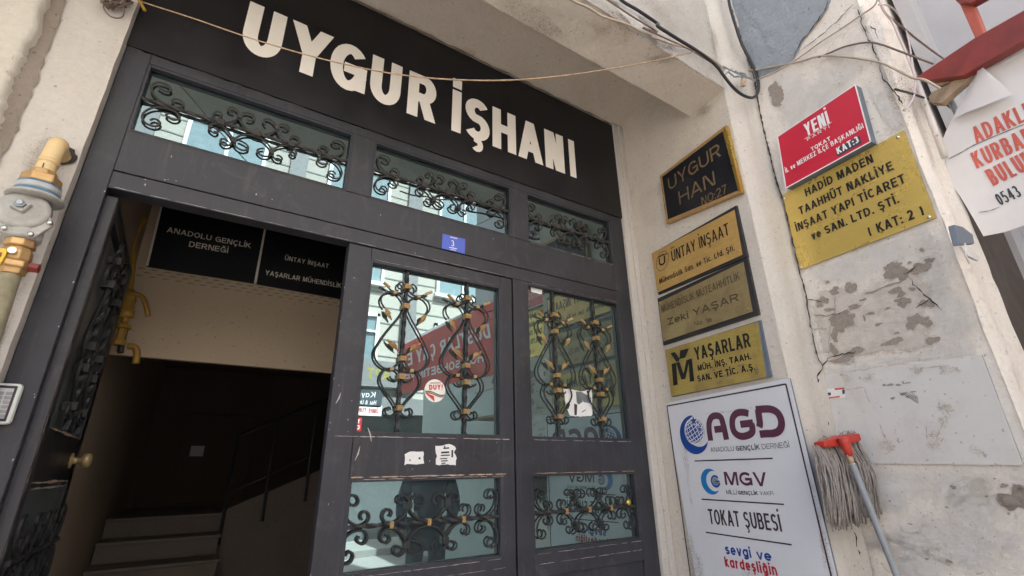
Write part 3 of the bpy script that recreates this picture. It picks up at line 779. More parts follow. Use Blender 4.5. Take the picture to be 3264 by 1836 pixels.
# bare render with chips
patch('bare_render', [c3b(1180,690),c3b(1330,640),c3b(1500,650),c3b(1640,590),c3b(1760,560),c3b(1880,500),c3b(1960,470),c3b(1985,560),c3b(1990,680),c3b(1970,820),c3b(2010,960),c3b(2060,1030),c3b(1880,1065),c3b(1600,1115),c3b(1390,1160),c3b(1290,1150),c3b(1240,1060),c3b(1200,900)], 'm_bare', .0015, 31)
patch('pale_skim', [c3b(1990,540),c3b(2060,560),c3b(2140,680),c3b(2240,800),c3b(2330,1000),c3b(2120,1045),c3b(2060,1010),c3b(2000,900),c3b(1975,760)], 'm_pale', .0022, 33)
patch('pale_skim', [c3b(1130,545),c3b(1500,400),c3b(1900,240),c3b(1960,330),c3b(1960,440),c3b(1640,560),c3b(1500,630),c3b(1330,620),c3b(1180,660)], 'm_pale', .0011, 34)
patch('white_ledge', [c3b(1215,1175),c3b(1300,1160),c3b(1700,1090),c3b(2060,1040),c3b(2330,1000),c3b(2350,1040),c3b(2280,1065),c3b(1700,1150),c3b(1250,1235)], 'm_pale', .003, 35)
patch('pale_skim', [c3(900,430),c3(1100,420),c3(1160,510),c3(1290,520),c3(1400,560),c3(1480,550),c3(1520,620),c3(1600,900),c3(1400,800),c3(1100,820),c3(960,880),c3(870,640),c3(860,540)], 'm_pale', .0014, 36)
patch('bare_render', [c3(905,560),c3(960,520),c3(1010,560),c3(1030,640),c3(1000,700),c3(940,690)], 'm_chip', .0021, 37)
patch('pale_skim', [c3(1530,540),c3(1600,500),c3(1680,560),c3(1760,720),c3(1800,850),c3(1770,900),c3(1650,800),c3(1600,680)], 'm_pale', .0018, 38)
mb = MB(); P = PN.off(.0032)
for i, (x, y, rx, rz) in enumerate([(1300,610,10,12),(1345,665,28,24),(1450,645,28,34),(1730,530,45,40),(1750,495,22,16),(1700,560,30,22),(1790,560,34,24),(1900,520,40,30),(1960,468,20,14),(1833,482,9,8),(1912,400,9,11),(1745,665,38,16),(1780,690,20,14),(1850,655,12,10),(1530,725,16,7),(1580,812,24,8),(1475,770,34,13),(1380,830,55,26),(1420,860,55,34),(1370,880,34,50),(1345,960,18,40),(1340,1050,16,40),(1800,740,32,22),(1760,730,16,12),(1930,745,26,16),(1970,750,16,16),(1850,870,30,34),(1900,850,14,30),(1940,865,26,24),(1630,885,18,7),(1720,1000,50,16),(1980,990,26,22),(1750,940,12,6),(1480,1060,55,20),(1400,1110,60,18),(1540,845,6,18),(1690,780,14,6),(1270,730,34,24),(1250,760,16,18),(1310,790,26,12)]):
    q = blob(P.hit(*c3b(x,y)), NR, rx/2.038*.0020, rz/2.038*.0019, 0, 100+i, 18)
    soft('chipped_spot', q, NR, .0003*(i % 5), 'm_chip', Nb, 5)
def crackpx(name, pix, wd, seed, plane=PN, lift=.006, mat='crack', amp=.005, parent=Nb, step=.015):
    return obj(name, strip(wiggle([plane.hit(*p) for p in pix], step, amp, seed, plane.n), plane.n, wd*.75, lift, .6, seed), mat, parent)
PC = Plane((2.488,-.975,0), (NR+NY).normalized())
crackpx('crack', [c3(655,-60),c3(668,40),c3(720,200),c3(770,360),c3(820,500),c3(838,610),c3(860,740),c3(905,930),c3(945,1100),c3(985,1240),c3(1010,1300)], .009, 3, PC, .006, amp=.0025)
crackpx('crack', [c3b(1010,80),c3b(1050,260),c3b(1100,470),c3b(1120,560),c3b(1155,690),c3b(1175,820),c3b(1200,960),c3b(1230,1090),c3b(1270,1165)], .007, 4, PC, .007, amp=.0025)
crackpx('crack', [c3b(1270,1165),c3b(1310,1105),c3b(1400,1080),c3b(1490,1065)], .006, 6, PN, .008)
crackpx('crack', [c5(1270,95),c5(1230,150),c5(1240,240),c5(1260,330),c5(1285,420),c5(1310,530)], .009, 7, PC, .007)
crackpx('crack', [c5(1455,1110),c5(1475,1200),c5(1500,1290),c5(1520,1370),c5(1535,1470)], .006, 8, PC, .007)
crackpx('crack', [c3(1310,10),c3(1290,70),c3(1200,200),c3(1130,280),c3(1100,350),c3(1075,395)], .008, 9, PN, .012)
crackpx('crack', [c3(1470,30),c3(1380,130),c3(1250,240),c3(1130,330)], .005, 10, PN, .006)
crackpx('crack', [c3(1500,60),c3(1550,220),c3(1600,300),c3(1640,420),c3(1660,520),c3(1740,600),c3(1800,680)], .005, 11, PN, .006)
crackpx('crack', [c3(1580,170),c3(1620,210),c3(1630,250)], .005, 12, PN, .006)
crackpx('crack', [c3b(1800,560),c3b(1850,540),c3b(1880,500)], .006, 13, PN, .006)
crackpx('crack', [c3b(1540,690),c3b(1640,660),c3b(1740,620),c3b(1820,590)], .008, 14, PN, .005, 'chip')
crackpx('crack', [c3b(1830,580),c3b(1900,660),c3b(1960,720),c3b(2050,800)], .004, 15, PN, .006)
crackpx('crack', [c3b(1215,828),c3b(1290,826),c3b(1360,822),c3b(1440,780)], .004, 16, PN, .006)
crackpx('crack', [c3b(1165,730),c3b(1230,726),c3b(1270,740)], .004, 17, PN, .006)
crackpx('crack', [c3b(1205,915),c3b(1310,912)], .003, 18, PN, .006)
crackpx('crack', [c3b(1360,700),c3b(1345,800),c3b(1320,930),c3b(1310,1080)], .004, 19, PN, .006, 'chip')
crackpx('crack', [c3b(1880,780),c3b(1930,750),c3b(1980,720)], .004, 20, PN, .006)
mb = MB(); rnd = random.Random(44)
for x, y, s_ in [(1680,745,5),(2120,870,16),(2080,1000,9),(2335,930,9),(2390,815,6),(2480,1040,7),(1950,1335,10),(2090,1350,16),(1710,960,7),(1790,900,5),(1850,1110,5),(2450,860,18)]:
    mb.quad(*blob(PN.hit(*c5(x,y)), NR, s_*.0006, s_*.0004, .006, int(x)))
for i in range(34):
    x, y = rnd.uniform(1640,2540), rnd.uniform(760,1440); s_ = rnd.uniform(1.5,4)
    mb.quad(*blob(PN.hit(*c5(x,y)), NR, s_*.0008, s_*.00045, .006, i+900, 9))
obj('wall_pits', mb, 'chip', Nb)
for px, rx, rz, mt in (((2870,1560),.30,.09,'m_pale'),((3050,1700),.20,.12,'m_pale'),((2900,1780),.16,.10,'m_pale'),((3240,1590),.04,.035,'m_chip'),((2740,1650),.08,.20,'m_grime'),((2700,1790),.14,.05,'m_grime'),((3010,1000),.10,.30,'m_pale'),((2560,330),.06,.12,'m_grime'),((2860,330),.10,.14,'m_grime'),((2650,230),.16,.10,'m_pale'),((2600,1290),.03,.25,'m_grime'),((2800,150),.05,.25,'m_pale')):
    soft('wall_stain', blob(PN.hit(*px), NR, rx*1.25, rz*1.25, 0, int(px[0]), 26, .6), NR, .0012, mt, Nb)
PCr = Plane((2.43,-.99,0), (NR*.55+NY).normalized())
# worn pale streaks over the corner and pits on the side wall
mb = MB(); rnd = random.Random(46)
for i in range(46):
    x, y = rnd.uniform(690,1010), rnd.uniform(200,1340); s_ = rnd.uniform(2,5)
    mb.quad(*blob(PC.hit(*c3b(x*.9+90+ (y-200)*.22,y)), PC.n, s_*.0007, s_*.0006, .009, i+300, 9))
obj('wall_pits', mb, 'bare', Nb)

# ------------------------------------------------------------------ the shop next door, behind the banner
Sh = thing('corner_shop', 'dark shop front with brown shelves beyond the hanging white banner', 'shop', (3.4, -1.8, 0))
mb = MB(); mb.box((3.3,-1.62,Z(.75)),(6,-1.55,7)); mb.box((3.55,-4.5,Z(1.1)),(3.6,-1.6,7))
obj('fascia_sheet', mb, 'sheet_grey', Sh)
mb = MB(); mb.box((4.2,-4.5,0),(4.3,-1.5,Z(1.1))); mb.box((2.63,-1.595,0),(4.2,-1.54,Z(1.3)))
obj('interior', mb, 'shop_dark', Sh)
for z in (.58, .30, .02):
    mb = MB(); mb.box((2.96,-3.4,Z(z)),(3.4,-1.62,Z(z+.03))); obj('shelf', mb, 'shelf', Sh)
for z in (.40, .12):
    mb = MB(); mb.box((3.3,-3.4,Z(z)),(3.36,-1.62,Z(z+.16))); obj('shelf', mb, 'shelf', Sh)
# ================================================================== iron entrance
def zgrille(x, y): return (1070+x/4.312, 1500+y/4.312)
G0 = PY(0)
def gp(lst): return [G0.hit(*zgrille(*p)) for p in lst]
_LT = gp([(200,450),(255,485),(315,470),(335,410),(300,355),(235,345),(170,385),(135,470),(135,560),(165,650),(230,725),(330,765),(420,740),(480,670),(475,600),(430,570),(380,590),(365,640),(385,685)])
_LB = gp([(155,1190),(180,1145),(225,1130),(262,1180),(235,1260),(165,1295),(95,1270),(65,1190),(75,1090),(110,1000),(170,915),(250,855),(345,830),(420,850),(460,915),(440,985),(380,1020),(325,985),(320,945),(350,915)])
_C = [gp(l) for l in (
 [(765,640),(795,590),(770,545),(720,545),(680,590),(670,650),(700,710),(765,735),(850,710),(940,640),(1010,550),(1035,475),(1020,400),(960,345),(900,355),(870,405),(890,450),(955,440)],
 [(1140,490),(1200,480),(1240,430),(1220,360),(1150,340),(1085,375),(1050,440),(1040,510),(1070,590),(1130,655),(1210,690),(1300,695),(1380,675),(1470,610),(1540,520),(1560,440),(1530,370),(1450,320),(1390,345),(1370,410),(1410,470)],
 [(1640,405),(1700,400),(1720,350),(1680,310),(1610,330),(1570,400),(1565,480),(1600,560),(1660,630),(1750,665),(1830,640),(1880,570),(1870,490),(1810,470),(1770,510),(1775,565)],
 [(715,900),(755,910),(770,960),(730,1005),(665,985),(640,920),(670,840),(750,800),(840,815),(920,880),(970,960),(990,1040),(975,1110),(920,1170),(870,1180),(825,1135),(835,1075),(880,1055),(925,1080)],
 [(1065,970),(1130,975),(1200,1010),(1215,1080),(1160,1140),(1090,1145),(1035,1110),(1010,1040),(1030,950),(1090,860),(1180,790),(1290,765),(1400,780),(1480,840),(1530,920),(1545,980),(1520,1060),(1440,1110),(1380,1100),(1345,1050),(1370,990),(1430,950)],
 [(1615,1000),(1650,985),(1690,1010),(1680,1070),(1620,1095),(1570,1050),(1545,980),(1555,910),(1600,830),(1680,750),(1770,715),(1840,750),(1870,810),(1855,870),(1815,885),(1785,850),(1800,810)])]
_TIE = gp([(1038,480),(1565,440),(1005,1020),(1542,965)]); _COL = gp([(790,770),(1310,725),(1785,690)])
_BAR = gp([(100,805),(2290,632)])
GX0, GX1 = G0.hit(*zgrille(60,700)).x, G0.hit(*zgrille(2290,700)).x
GZB = sum(p.z for p in _BAR)/2; GH = .165
def scrollwork(parent, x0, x1, zb, h, Y, mat, gold, r=.0065, name='grille', endk=1.0):
    def mp(p): return Vector((x0+(p.x-GX0)/(GX1-GX0)*(x1-x0), Y, zb+(p.z-GZB)/GH*h))
    def mc(p): return Vector((x0+(.5+((p.x-GX0)/(GX1-GX0)-.5)*endk)*(x1-x0), Y, zb+(p.z-GZB)/GH*h))
    def mpm(p): return Vector((x1-(p.x-GX0)/(GX1-GX0)*(x1-x0), Y, zb+(p.z-GZB)/GH*h))
    mb = MB()
    n = int((x1-x0)/.012)
    mb.tube([(x0-.01+(x1-x0+.02)*i/n, Y-.003, zb) for i in range(n+1)], .0085, square=True, twist=.35)
    def fl(pts):                                   # flat bar scroll
        mb.tube(catmull(pts, 4), r, 6)
    for f in (mp, mpm):
        fl([f(p) for p in _LT]); fl([f(p) for p in _LB])
    for c in _C: fl([mc(p) for p in c])
    for t in _TIE:
        c = mc(t); mb.box((c.x-.010,Y-.011,c.z-.013),(c.x+.010,Y+.011,c.z+.013))
    g = obj(name, mb, mat, parent, smooth=False)
    if gold:
        for t in _COL:
            c = mc(t); c.z = zb; k = MB()
            for d in (-.006, .002): k.box((c.x+d-.003,Y-.012,c.z-.0125),(c.x+d+.0025,Y+.010,c.z+.0125))
            obj('gilded_collar', k, 'gold', parent)
    else:
        for t in _COL:
            c = mc(t); obj('collar', MB().box((c.x-.014,Y-.014,zb-.015),(c.x+.014,Y+.012,zb+.015)), mat, parent, bevel=.003)
    return g
def ring(parent, name, x0, x1, z0, z1, t, ya, yb, mat, bevel=.002):
    mb = MB()
    mb.box((x0,ya,z0),(x0+t,yb,z1)); mb.box((x1-t,ya,z0),(x1,yb,z1))
    mb.box((x0+t,ya,z0),(x1-t,yb,z0+t)); mb.box((x0+t,ya,z1-t),(x1-t,yb,z1))
    return obj(name, mb, mat, parent, bevel=bevel)
def window(parent, name, x0, x1, z0, z1, mat='iron', gmat='glass', t=.016):
    """bead frame with a pane set behind it"""
    r_ = ring(parent, name, x0-t*.4, x1+t*.4, z0-t*.4, z1+t*.4, t, .004, .030, mat)
    obj('pane', MB().box((x0,.034,z0),(x1,.040,z1)), gmat, r_)
    return r_

FR = thing('entrance_frame', 'charcoal painted iron entrance frame with three scrolled fanlights and a narrow side window', 'door frame', (.86, .03, Z(-1.1)))
T0, T1 = Z(1.252), Z(1.585)
zb_ = Z(-1.1)
obj('post', MB().box((-.522,0,zb_),(-.437,.07,Z(1.634))), 'iron', FR, bevel=.004)
obj('post', MB().box((2.142,0,zb_),(2.258,.07,Z(1.634))), 'iron', FR, bevel=.004)
obj('mullion', MB().box((1.336,0,zb_),(1.428,.07,Z(.992))), 'iron', FR, bevel=.004)
mb = MB(); mb.box((-.437,0,Z(1.068)),(2.142,.07,Z(1.25))); mb.box((-.437,.0015,Z(.992)),(2.142,.07,Z(1.0645))); mb.box((-.437,.01,Z(1.06)),(2.142,.05,Z(1.07)))
obj('rail', mb, 'iron', FR, bevel=.003)
obj('rail', MB().box((-.437,0,Z(1.587)),(2.142,.07,Z(1.634))), 'iron', FR, bevel=.003)
for a, b in ((.397,.508),(1.334,1.448)): obj('mullion', MB().box((a,0,Z(1.25)),(b,.07,Z(1.587))), 'iron', FR, bevel=.003)
obj('rail', MB().box((1.428,.0005,Z(-.028)),(2.142,.07,Z(.140))), 'iron', FR, bevel=.003)
obj('rail', MB().box((1.428,.0005,Z(-.47)),(2.142,.07,Z(-.372))), 'iron', FR, bevel=.003)
obj('kick_panel', MB().box((1.428,.012,zb_),(2.142,.06,Z(-.472))), 'iron', FR)
obj('threshold', MB().box((-.437,-.02,Z(-1.13)),(1.336,.09,zb_)), 'steel', FR)
for a, b in ((-.437,.397),(.508,1.334),(1.448,2.142)):
    wn = window(FR, 'fanlight', a, b, T0, T1, gmat='glass_fan')
    scrollwork(wn, a+.012, b-.012, (T0+T1)/2+.005, .150, .021, 'iron_dusty', False, .0046, endk=.78)
sw = window(FR, 'side_window', 1.430, 2.140, Z(.142), Z(.985), gmat='glass_side')
sw2 = window(FR, 'side_window', 1.430, 2.140, Z(-.370), Z(-.030), gmat='glass_side')
scrollwork(sw2, 1.446, 2.126, Z(-.205), .150, .019, 'iron_dark', True, .0048)
# worn weld seams and scraped edges
def scrape(parent, a, b, z, seed, mat='wear', wd=.006, y=-.001, gap=.35):
    rnd = random.Random(seed); mb = MB(); x = a
    while x < b:
        L = rnd.uniform(.03, .16); x2 = min(b, x+L)
        pts = [Vector((x+(x2-x)*i/6, y, z+rnd.uniform(-.0008,.0008))) for i in range(7)]
        s_ = strip(pts, NY, wd*.42*rnd.uniform(.4,1.2), .0014, .35, seed+int(x*100)); mb.add(s_.v, s_.f)
        x = x2 + (rnd.uniform(.004,.04) if rnd.random() < gap+.3 else .002)
    return obj('scraped_edge', mb, mat, parent)
scrape(FR, 1.44, 2.135, Z(.134), 61); scrape(FR, 1.44, 2.135, Z(-.024), 62, 'rust', .009); scrape(FR, 1.44, 2.135, Z(-.376), 63, 'wear', .004); scrape(FR, 1.45, 2.13, Z(-.418), 64, 'wear', .004)
scrape(FR, -.42, 1.30, Z(.996), 65, 'wear', .003, gap=.9); scrape(FR, -.4, 2.1, Z(1.0665), 66, 'crack', .006, gap=.1)
scrape(FR, -.4, 2.1, Z(1.247), 67, 'crack', .003, gap=.6); scrape(FR, 1.45, 2.13, Z(.989), 68, 'wear', .003, gap=.9); scrape(FR, 1.46, 2.13, Z(1.249), 69, 'wear', .004, gap=.8)
scrape(FR, -.52, 2.25, Z(1.630), 90, 'iron_dusty', .016, gap=.1); scrape(FR, -.43, 2.1, Z(1.2535), 91, 'iron_dusty', .008, gap=.2)
rnd = random.Random(70); mb = MB()
for i in range(20):
    x = rnd.choice([rnd.uniform(-.44,-.436), rnd.uniform(-.4,1.3)]); z = Z(rnd.uniform(-.9,1.0)) if x < -.43 else Z(rnd.uniform(1.0,1.24))
    mb.quad(*blob((x-.004,0,z), NY, rnd.uniform(.001,.0025), rnd.uniform(.0015,.005), .0012, i, 8))
obj('paint_chips', mb, 'wear', FR)

# lyre grilles -------------------------------------------------------
def r2(x, y): return (1170+x/5.176, 830+y/5.176)
def r3(x, y): return (1130+x/4.263, 1080+y/4.263)
def ax_(z): 
    a, b = G0.hit(*r2(715,200)), G0.hit(*r3(592,1270)); t = (z-a.z)/(b.z-a.z); return a.x+(b.x-a.x)*t
def lp(f, l):
    out = []
    for p in l:
        h = G0.hit(*f(*p)); out.append((h.x-ax_(h.z), h.z))
    return out
LY = [lp(r2, [(320,770),(270,690),(265,610),(310,540),(400,500),(490,510),(570,560),(630,650),(655,730),(620,830),(550,930),(430,1070),(300,1230),(200,1380)]) + lp(r3, [(300,128),(285,190),(300,270),(360,350),(440,395),(520,395),(590,350),(640,290),(662,250),(635,185)]),
      lp(r3, [(520,395),(440,400),(380,470),(360,550),(390,640),(460,740),(530,840),(575,920),(590,965),(570,1010),(510,1045),(450,1030),(425,980),(450,935),(490,930),(498,962)]),
      lp(r3, [(520,395),(580,410),(620,450),(640,500),(610,550),(560,555),(510,530),(490,500)]),
      lp(r2, [(690,430),(680,460),(620,510),(550,520),(490,510),(430,475),(395,445)]),
      lp(r2, [(690,440),(650,400),(620,350),(580,350),(545,385),(550,440),(590,450)])]
LCOL = [(G0.hit(*r2(700,425)).z,.030,.014),(G0.hit(*r2(675,745)).z,.026,.015),(G0.hit(*r3(672,260)).z,.026,.014),(G0.hit(*r3(655,505)).z,.026,.015),(G0.hit(*r3(625,935)).z,.026,.014)]
LKNOT = lp(r3, [(520,398)]) + lp(r2, [(490,512)])
LTIP = lp(r2, [(395,445),(285,370)])
LEAF1 = lp(r2, [(285,760),(340,765),(420,835),(415,900),(450,990),(425,1000),(370,940),(310,880)])
LEAF2 = lp(r3, [(640,200),(610,150),(600,70),(540,20),(490,20),(445,-30),(425,-10),(450,40),(510,110),(580,160)])
def lyre(parent, x, z0, z1, Y, r=.0046):
    mb = MB(); n = int((z1-z0)/.012)
    mb.tube([(x, Y+.004, z0+(z1-z0)*i/n) for i in range(n+1)], .0085, square=True, twist=.35)
    for s in (1, -1):
        for l in LY: mb.tube(catmull([(x+s*px, Y, pz) for px, pz in l], 4), r, 6)
    obj('grille', mb, 'iron_dark', parent)
    for z, wd, h in LCOL:
        k = MB(); wd *= .58
        for d in (-.33, 0, .33): k.box((x-wd,Y-.018,z+d*h*1.6-h*.22),(x+wd,Y+.02,z+d*h*1.6+h*.22))
        obj('gilded_collar', k, 'gold', parent, bevel=.0015)
    k = MB()
    for s in (1, -1):
        for px, pz in LKNOT: k.box((x+s*px-.0085,Y-.010,pz-.0075),(x+s*px+.0085,Y+.010,pz+.0075))
        a, b = LTIP; k.tube([(x+s*a[0],Y-.01,a[1]),(x+s*b[0],Y-.02,b[1])], .0085, square=True)
    obj('gilded_knot', k, 'gold', parent, bevel=.002)
    for s in (1, -1):
        for lf in (LEAF1, LEAF2):
            cx_ = sum(p[0] for p in lf)/len(lf); cz_ = sum(p[1] for p in lf)/len(lf)
            lf = [(cx_+(p[0]-cx_)*.76, cz_+(p[1]-cz_)*.80) for p in lf]; k = MB(); pts = catmull([(x+s*px, Y-.008, pz) for px, pz in lf]+[(x+s*lf[0][0], Y-.008, lf[0][1])], 3)[:-1]
            c = sum(pts, Vector())/len(pts); m_ = len(pts)
            k.v = [c+NY*.012]+[c.lerp(p,.55)+NY*(.010 if i % 3 else .004) for i, p in enumerate(pts)]+[Vector(p) for p in pts]+[c-NY*.004]
            for i in range(m_):
                j = (i+1) % m_
                k.f += [(0,1+i,1+j),(1+i,1+m_+i,1+m_+j,1+j),(1+m_+i,2*m_+1,1+m_+j)]
            obj('gilded_leaf', k, 'gold', parent)
BX1 = ax_(Z(.5)); BX2 = sum(G0.hit(*p).x for p in (r2(1710,360), r3(1510,1290)))/2
lyre(sw, 1.628, Z(.135), Z(.992), .018); lyre(sw, 1.942, Z(.135), Z(.992), .018)

pk = G0.hit(*c4b(2140,945)); obj('padlock', MB().lathe(pk+NY*.004, NY, [(0,.014),(.008,.018),(.016,.012),(.018,.004)], 12), 'brass_edge', FR, smooth=True)
# closed door leaf -----------------------------------------------------
DL = thing('closed_door_leaf', 'closed charcoal iron door leaf with gilded lyre scrolls over blue mirror glass', 'door', (.885, .03, zb_))
obj('stile', MB().box((.440,.003,zb_+.006),(.546,.060,Z(.987))), 'iron', DL, bevel=.004)
obj('stile', MB().box((1.258,.003,zb_+.006),(1.3285,.060,Z(.987))), 'iron', DL, bevel=.004)
obj('top_rail', MB().box((.546,.003,Z(.926)),(1.258,.060,Z(.987))), 'iron', DL, bevel=.003)
obj('lock_rail', MB().box((.546,.003,Z(-.030)),(1.258,.060,Z(.142))), 'iron', DL, bevel=.003)
obj('bottom_rail', MB().box((.546,.003,Z(-.47)),(1.258,.060,Z(-.372))), 'iron', DL, bevel=.003)
obj('kick_panel', MB().box((.546,.014,zb_+.006),(1.258,.055,Z(-.472))), 'iron', DL)
w1 = window(DL, 'window', .548, 1.256, Z(.144), Z(.924)); w2 = window(DL, 'window', .548, 1.256, Z(-.370), Z(-.032))
lyre(w1, BX1, Z(.138), Z(.93), .018); lyre(w1, BX2, Z(.138), Z(.93), .018)
scrollwork(w2, GX0, GX1, GZB, GH, .019, 'iron_dark', True, .0048)
scrape(DL, .47, 1.30, Z(.1335), 81, 'wear', .006, .002); scrape(DL, .55, 1.28, Z(-.0235), 82, 'rust', .011, .002, .2); scrape(DL, .60, 1.27, Z(-.032), 83, 'wear', .004, .002, .2)
scrape(DL, .55, 1.25, Z(-.375), 84, 'wear', .004, .002); scrape(DL, .75, 1.27, Z(-.412), 85, 'wear', .004, .002); scrape(DL, .56, 1.25, Z(.929), 86, 'wear', .0025, .002, .9)
rnd = random.Random(71); mb = MB()
for i in range(22):
    x = rnd.choice([rnd.uniform(.445,.54), rnd.uniform(.55,1.25), .441]); z = Z(rnd.choice([rnd.uniform(-.02,.13), rnd.uniform(-.4,.95)])) if x > .545 else Z(rnd.uniform(-.5,.95))
    if x > .545: z = Z(rnd.uniform(0,.12))
    mb.quad(*blob((x,.003,z), NY, rnd.uniform(.001,.002), rnd.uniform(.001,.004), .0012, i+50, 8))
obj('paint_chips', mb, 'wear', DL)
for a, b in (((.600,.17),(.620,.115)),((.575,.095),(.560,.04)),((.46,.26),(.475,.305))):
    obj('scratch', strip([Vector((a[0],.003,Z(a[1]))),Vector(((a[0]+b[0])/2+.003,.003,Z((a[1]+b[1])/2))),Vector((b[0],.003,Z(b[1])))], NY, .006, .0013, .3, 3), 'wear', DL)

# open door leaf ---------------------------------------------------------
OL = thing('open_door_leaf', 'black iron door leaf swung open into the hall at the left of the doorway', 'door', (-.415, .04, zb_))
XA = -.404; SK = -.02
def lx(y): return XA + SK*(y-.04)/.84
def ol(name, y0, y1, z0, z1, d, t, mat, bevel=.003):
    mb = MB(); 
    q = [(lx(y0)+d, y0, z0),(lx(y1)+d, y1, z0),(lx(y1)+d, y1, z1),(lx(y0)+d, y0, z1)]
    mb.slab(q, (1,0,0), t); return obj(name, mb, mat, OL, bevel=bevel)
ol('stile', .035, .10, zb_+.01, Z(.975), 0, .048, 'iron'); ol('stile', .80, .88, zb_+.01, Z(.975), 0, .048, 'iron_dark')
ol('top_rail', .10, .80, Z(.90), Z(.975), 0, .048, 'iron_dark'); ol('lock_panel', .10, .80, Z(-.02), Z(.155), 0, .046, 'iron_dark'); ol('bottom_panel', .10, .80, zb_+.01, Z(-.46), 0, .046, 'iron_dark')
ol('pane', .10, .80, Z(.155), Z(.90), -.022, .006, 'far_dark', 0); ol('pane', .10, .80, Z(-.46), Z(-.02), -.022, .006, 'far_dark', 0)
for z, wd, mt in ((.150,.008,'rust'),(-.018,.008,'rust'),(-.036,.005,'wear'),(.904,.005,'wear')):
    obj('scraped_edge', strip(wiggle([Vector((lx(.10),.10,Z(z))),Vector((lx(.80),.80,Z(z)))], .05, .002, int(z*900)+50, (1,0,0)), (1,0,0), wd, .0015, .7, 4), mt, OL)
obj('scraped_edge', strip(wiggle([Vector((lx(.035),.036,Z(-1.0))),Vector((lx(.035),.036,Z(.96)))], .03, .003, 55, (1,0,0)), (1,0,0), .006, .0016, .9, 4), 'rust', OL)
gm = MB()
for yy in (.30, .56):
    n = 40; gm.tube([(lx(yy)+.012, yy, Z(.155+.745*i/n)) for i in range(n+1)], .011, square=True, twist=.5)
    for s in (1, -1):
        for l in LY: gm.tube(catmull([(lx(yy)+.012, yy+s*px*.9, pz-.02) for px, pz in l], 3), .0075, 5)
    for z, wd, h in LCOL: gm.box((lx(yy)-.012,yy-wd,z-h-.02),(lx(yy)+.03,yy+wd,z+h-.02))
n = 50; gm.tube([(lx(.45)+.012, .10+.7*i/n, Z(-.24)) for i in range(n+1)], .011, square=True, twist=.5)
for c in _C+[_LT,_LB]:
    gm.tube(catmull([(lx(.45)+.012, .10+(p.x-GX0)/(GX1-GX0)*.7, Z(-.24)+(p.z-GZB)*1.1) for p in c], 3), .007, 5)
for c in (_LT,_LB):
    gm.tube(catmull([(lx(.45)+.012, .80-(p.x-GX0)/(GX1-GX0)*.7, Z(-.24)+(p.z-GZB)*1.1) for p in c], 3), .007, 5)
obj('grille', gm, 'iron_dark', OL)
for yy in (.30, .56):
    for s in (1, -1):
        for lf in ():
            pts = [(lx(yy)+.024, yy+s*px*.9, pz-.02) for px, pz in lf]; obj('gilded_leaf', MB().slab(pts, (1,0,0), .008), 'rust', OL)
kb = MB(); kb.lathe((lx(.70),.70,Z(.06)), (1,0,0), [(0,.030),(.006,.030),(.010,.014),(.030,.012),(.038,.026),(.052,.031),(.066,.026),(.072,.006)], 20)
obj('knob', kb, 'brass_dull', OL, smooth=True)

# ------------------------------------------------------------------ name board over the door
NB = thing('name_board', 'long black name board with big ivory capitals above the fanlights', 'sign', (.87, 0, Z(1.64)))
mb = MB(); mb.box((-.522,-.006,Z(1.6365)),(2.261,.05,Z(2.443)))
obj('panel', mb, 'board', NB)
HB = .303; zb0 = Z(1.826)
def letter(ch, x0, x1, wt=.205, H=HB):
    P0, P1 = Vector((x0,-.006,zb0)), Vector((x1,-.006,zb0))
    Wd = GL[ch][0]; L = (x1-x0)/H; mb = MB()
    Wo, sts = glyph(ch, wt, L/Wd if Wd else 1); sx = L/Wo
    for j, rb in enumerate(sts):
        vs = []
        for a, b in rb:
            for p in (a, b): vs.append(P0+Vector((p.x*sx*H, -.0025-j*.0002, p.y*H)))
        mb.add(vs, [(2*i,2*i+1,2*i+3,2*i+2) for i in range(len(rb)-1)])
    obj('letter', mb, 'ivory', NB)
for ch, a, b in (('U',-.153,.013),('Y',.040,.236),('G',.238,.424),('U',.445,.613),('R',.655,.828),('İ',.925,.985),('Ş',1.008,1.180),('H',1.200,1.372),('A',1.388,1.580),('N',1.601,1.760),('I',1.806,1.859)): letter(ch, a, b)
# ================================================================== signs on the walls
REV = 'company plates on the side wall of the recess'
def signthing(name, label, cat, plane, quad, t, face, edge, group=None, parts=()):
    q = quadpx(plane, *quad); c = sum(q, Vector())/4
    T_ = thing(name, label, cat, c, group)
    mb = MB(); mb.slab([p - plane.n*.0005 for p in q], plane.n, .0015); obj('face', mb, face, T_)
    if t > .003:
        mb = MB(); cc = c
        qq = [cc+(p-cc)*1.0 for p in q]; mb.slab([p - plane.n*.0022 for p in qq], plane.n, t-.0022); obj('backing', mb, edge, T_)
    return T_, q
def screws(parent, plane, pts, r=.007, mat='chrome'):
    for p in pts:
        c = plane.hit(*p); obj('screw', MB().lathe(c, plane.n, [(0,r),(.002,r),(.005,r*.7),(.006,.0005)], 10), mat, parent, smooth=True)
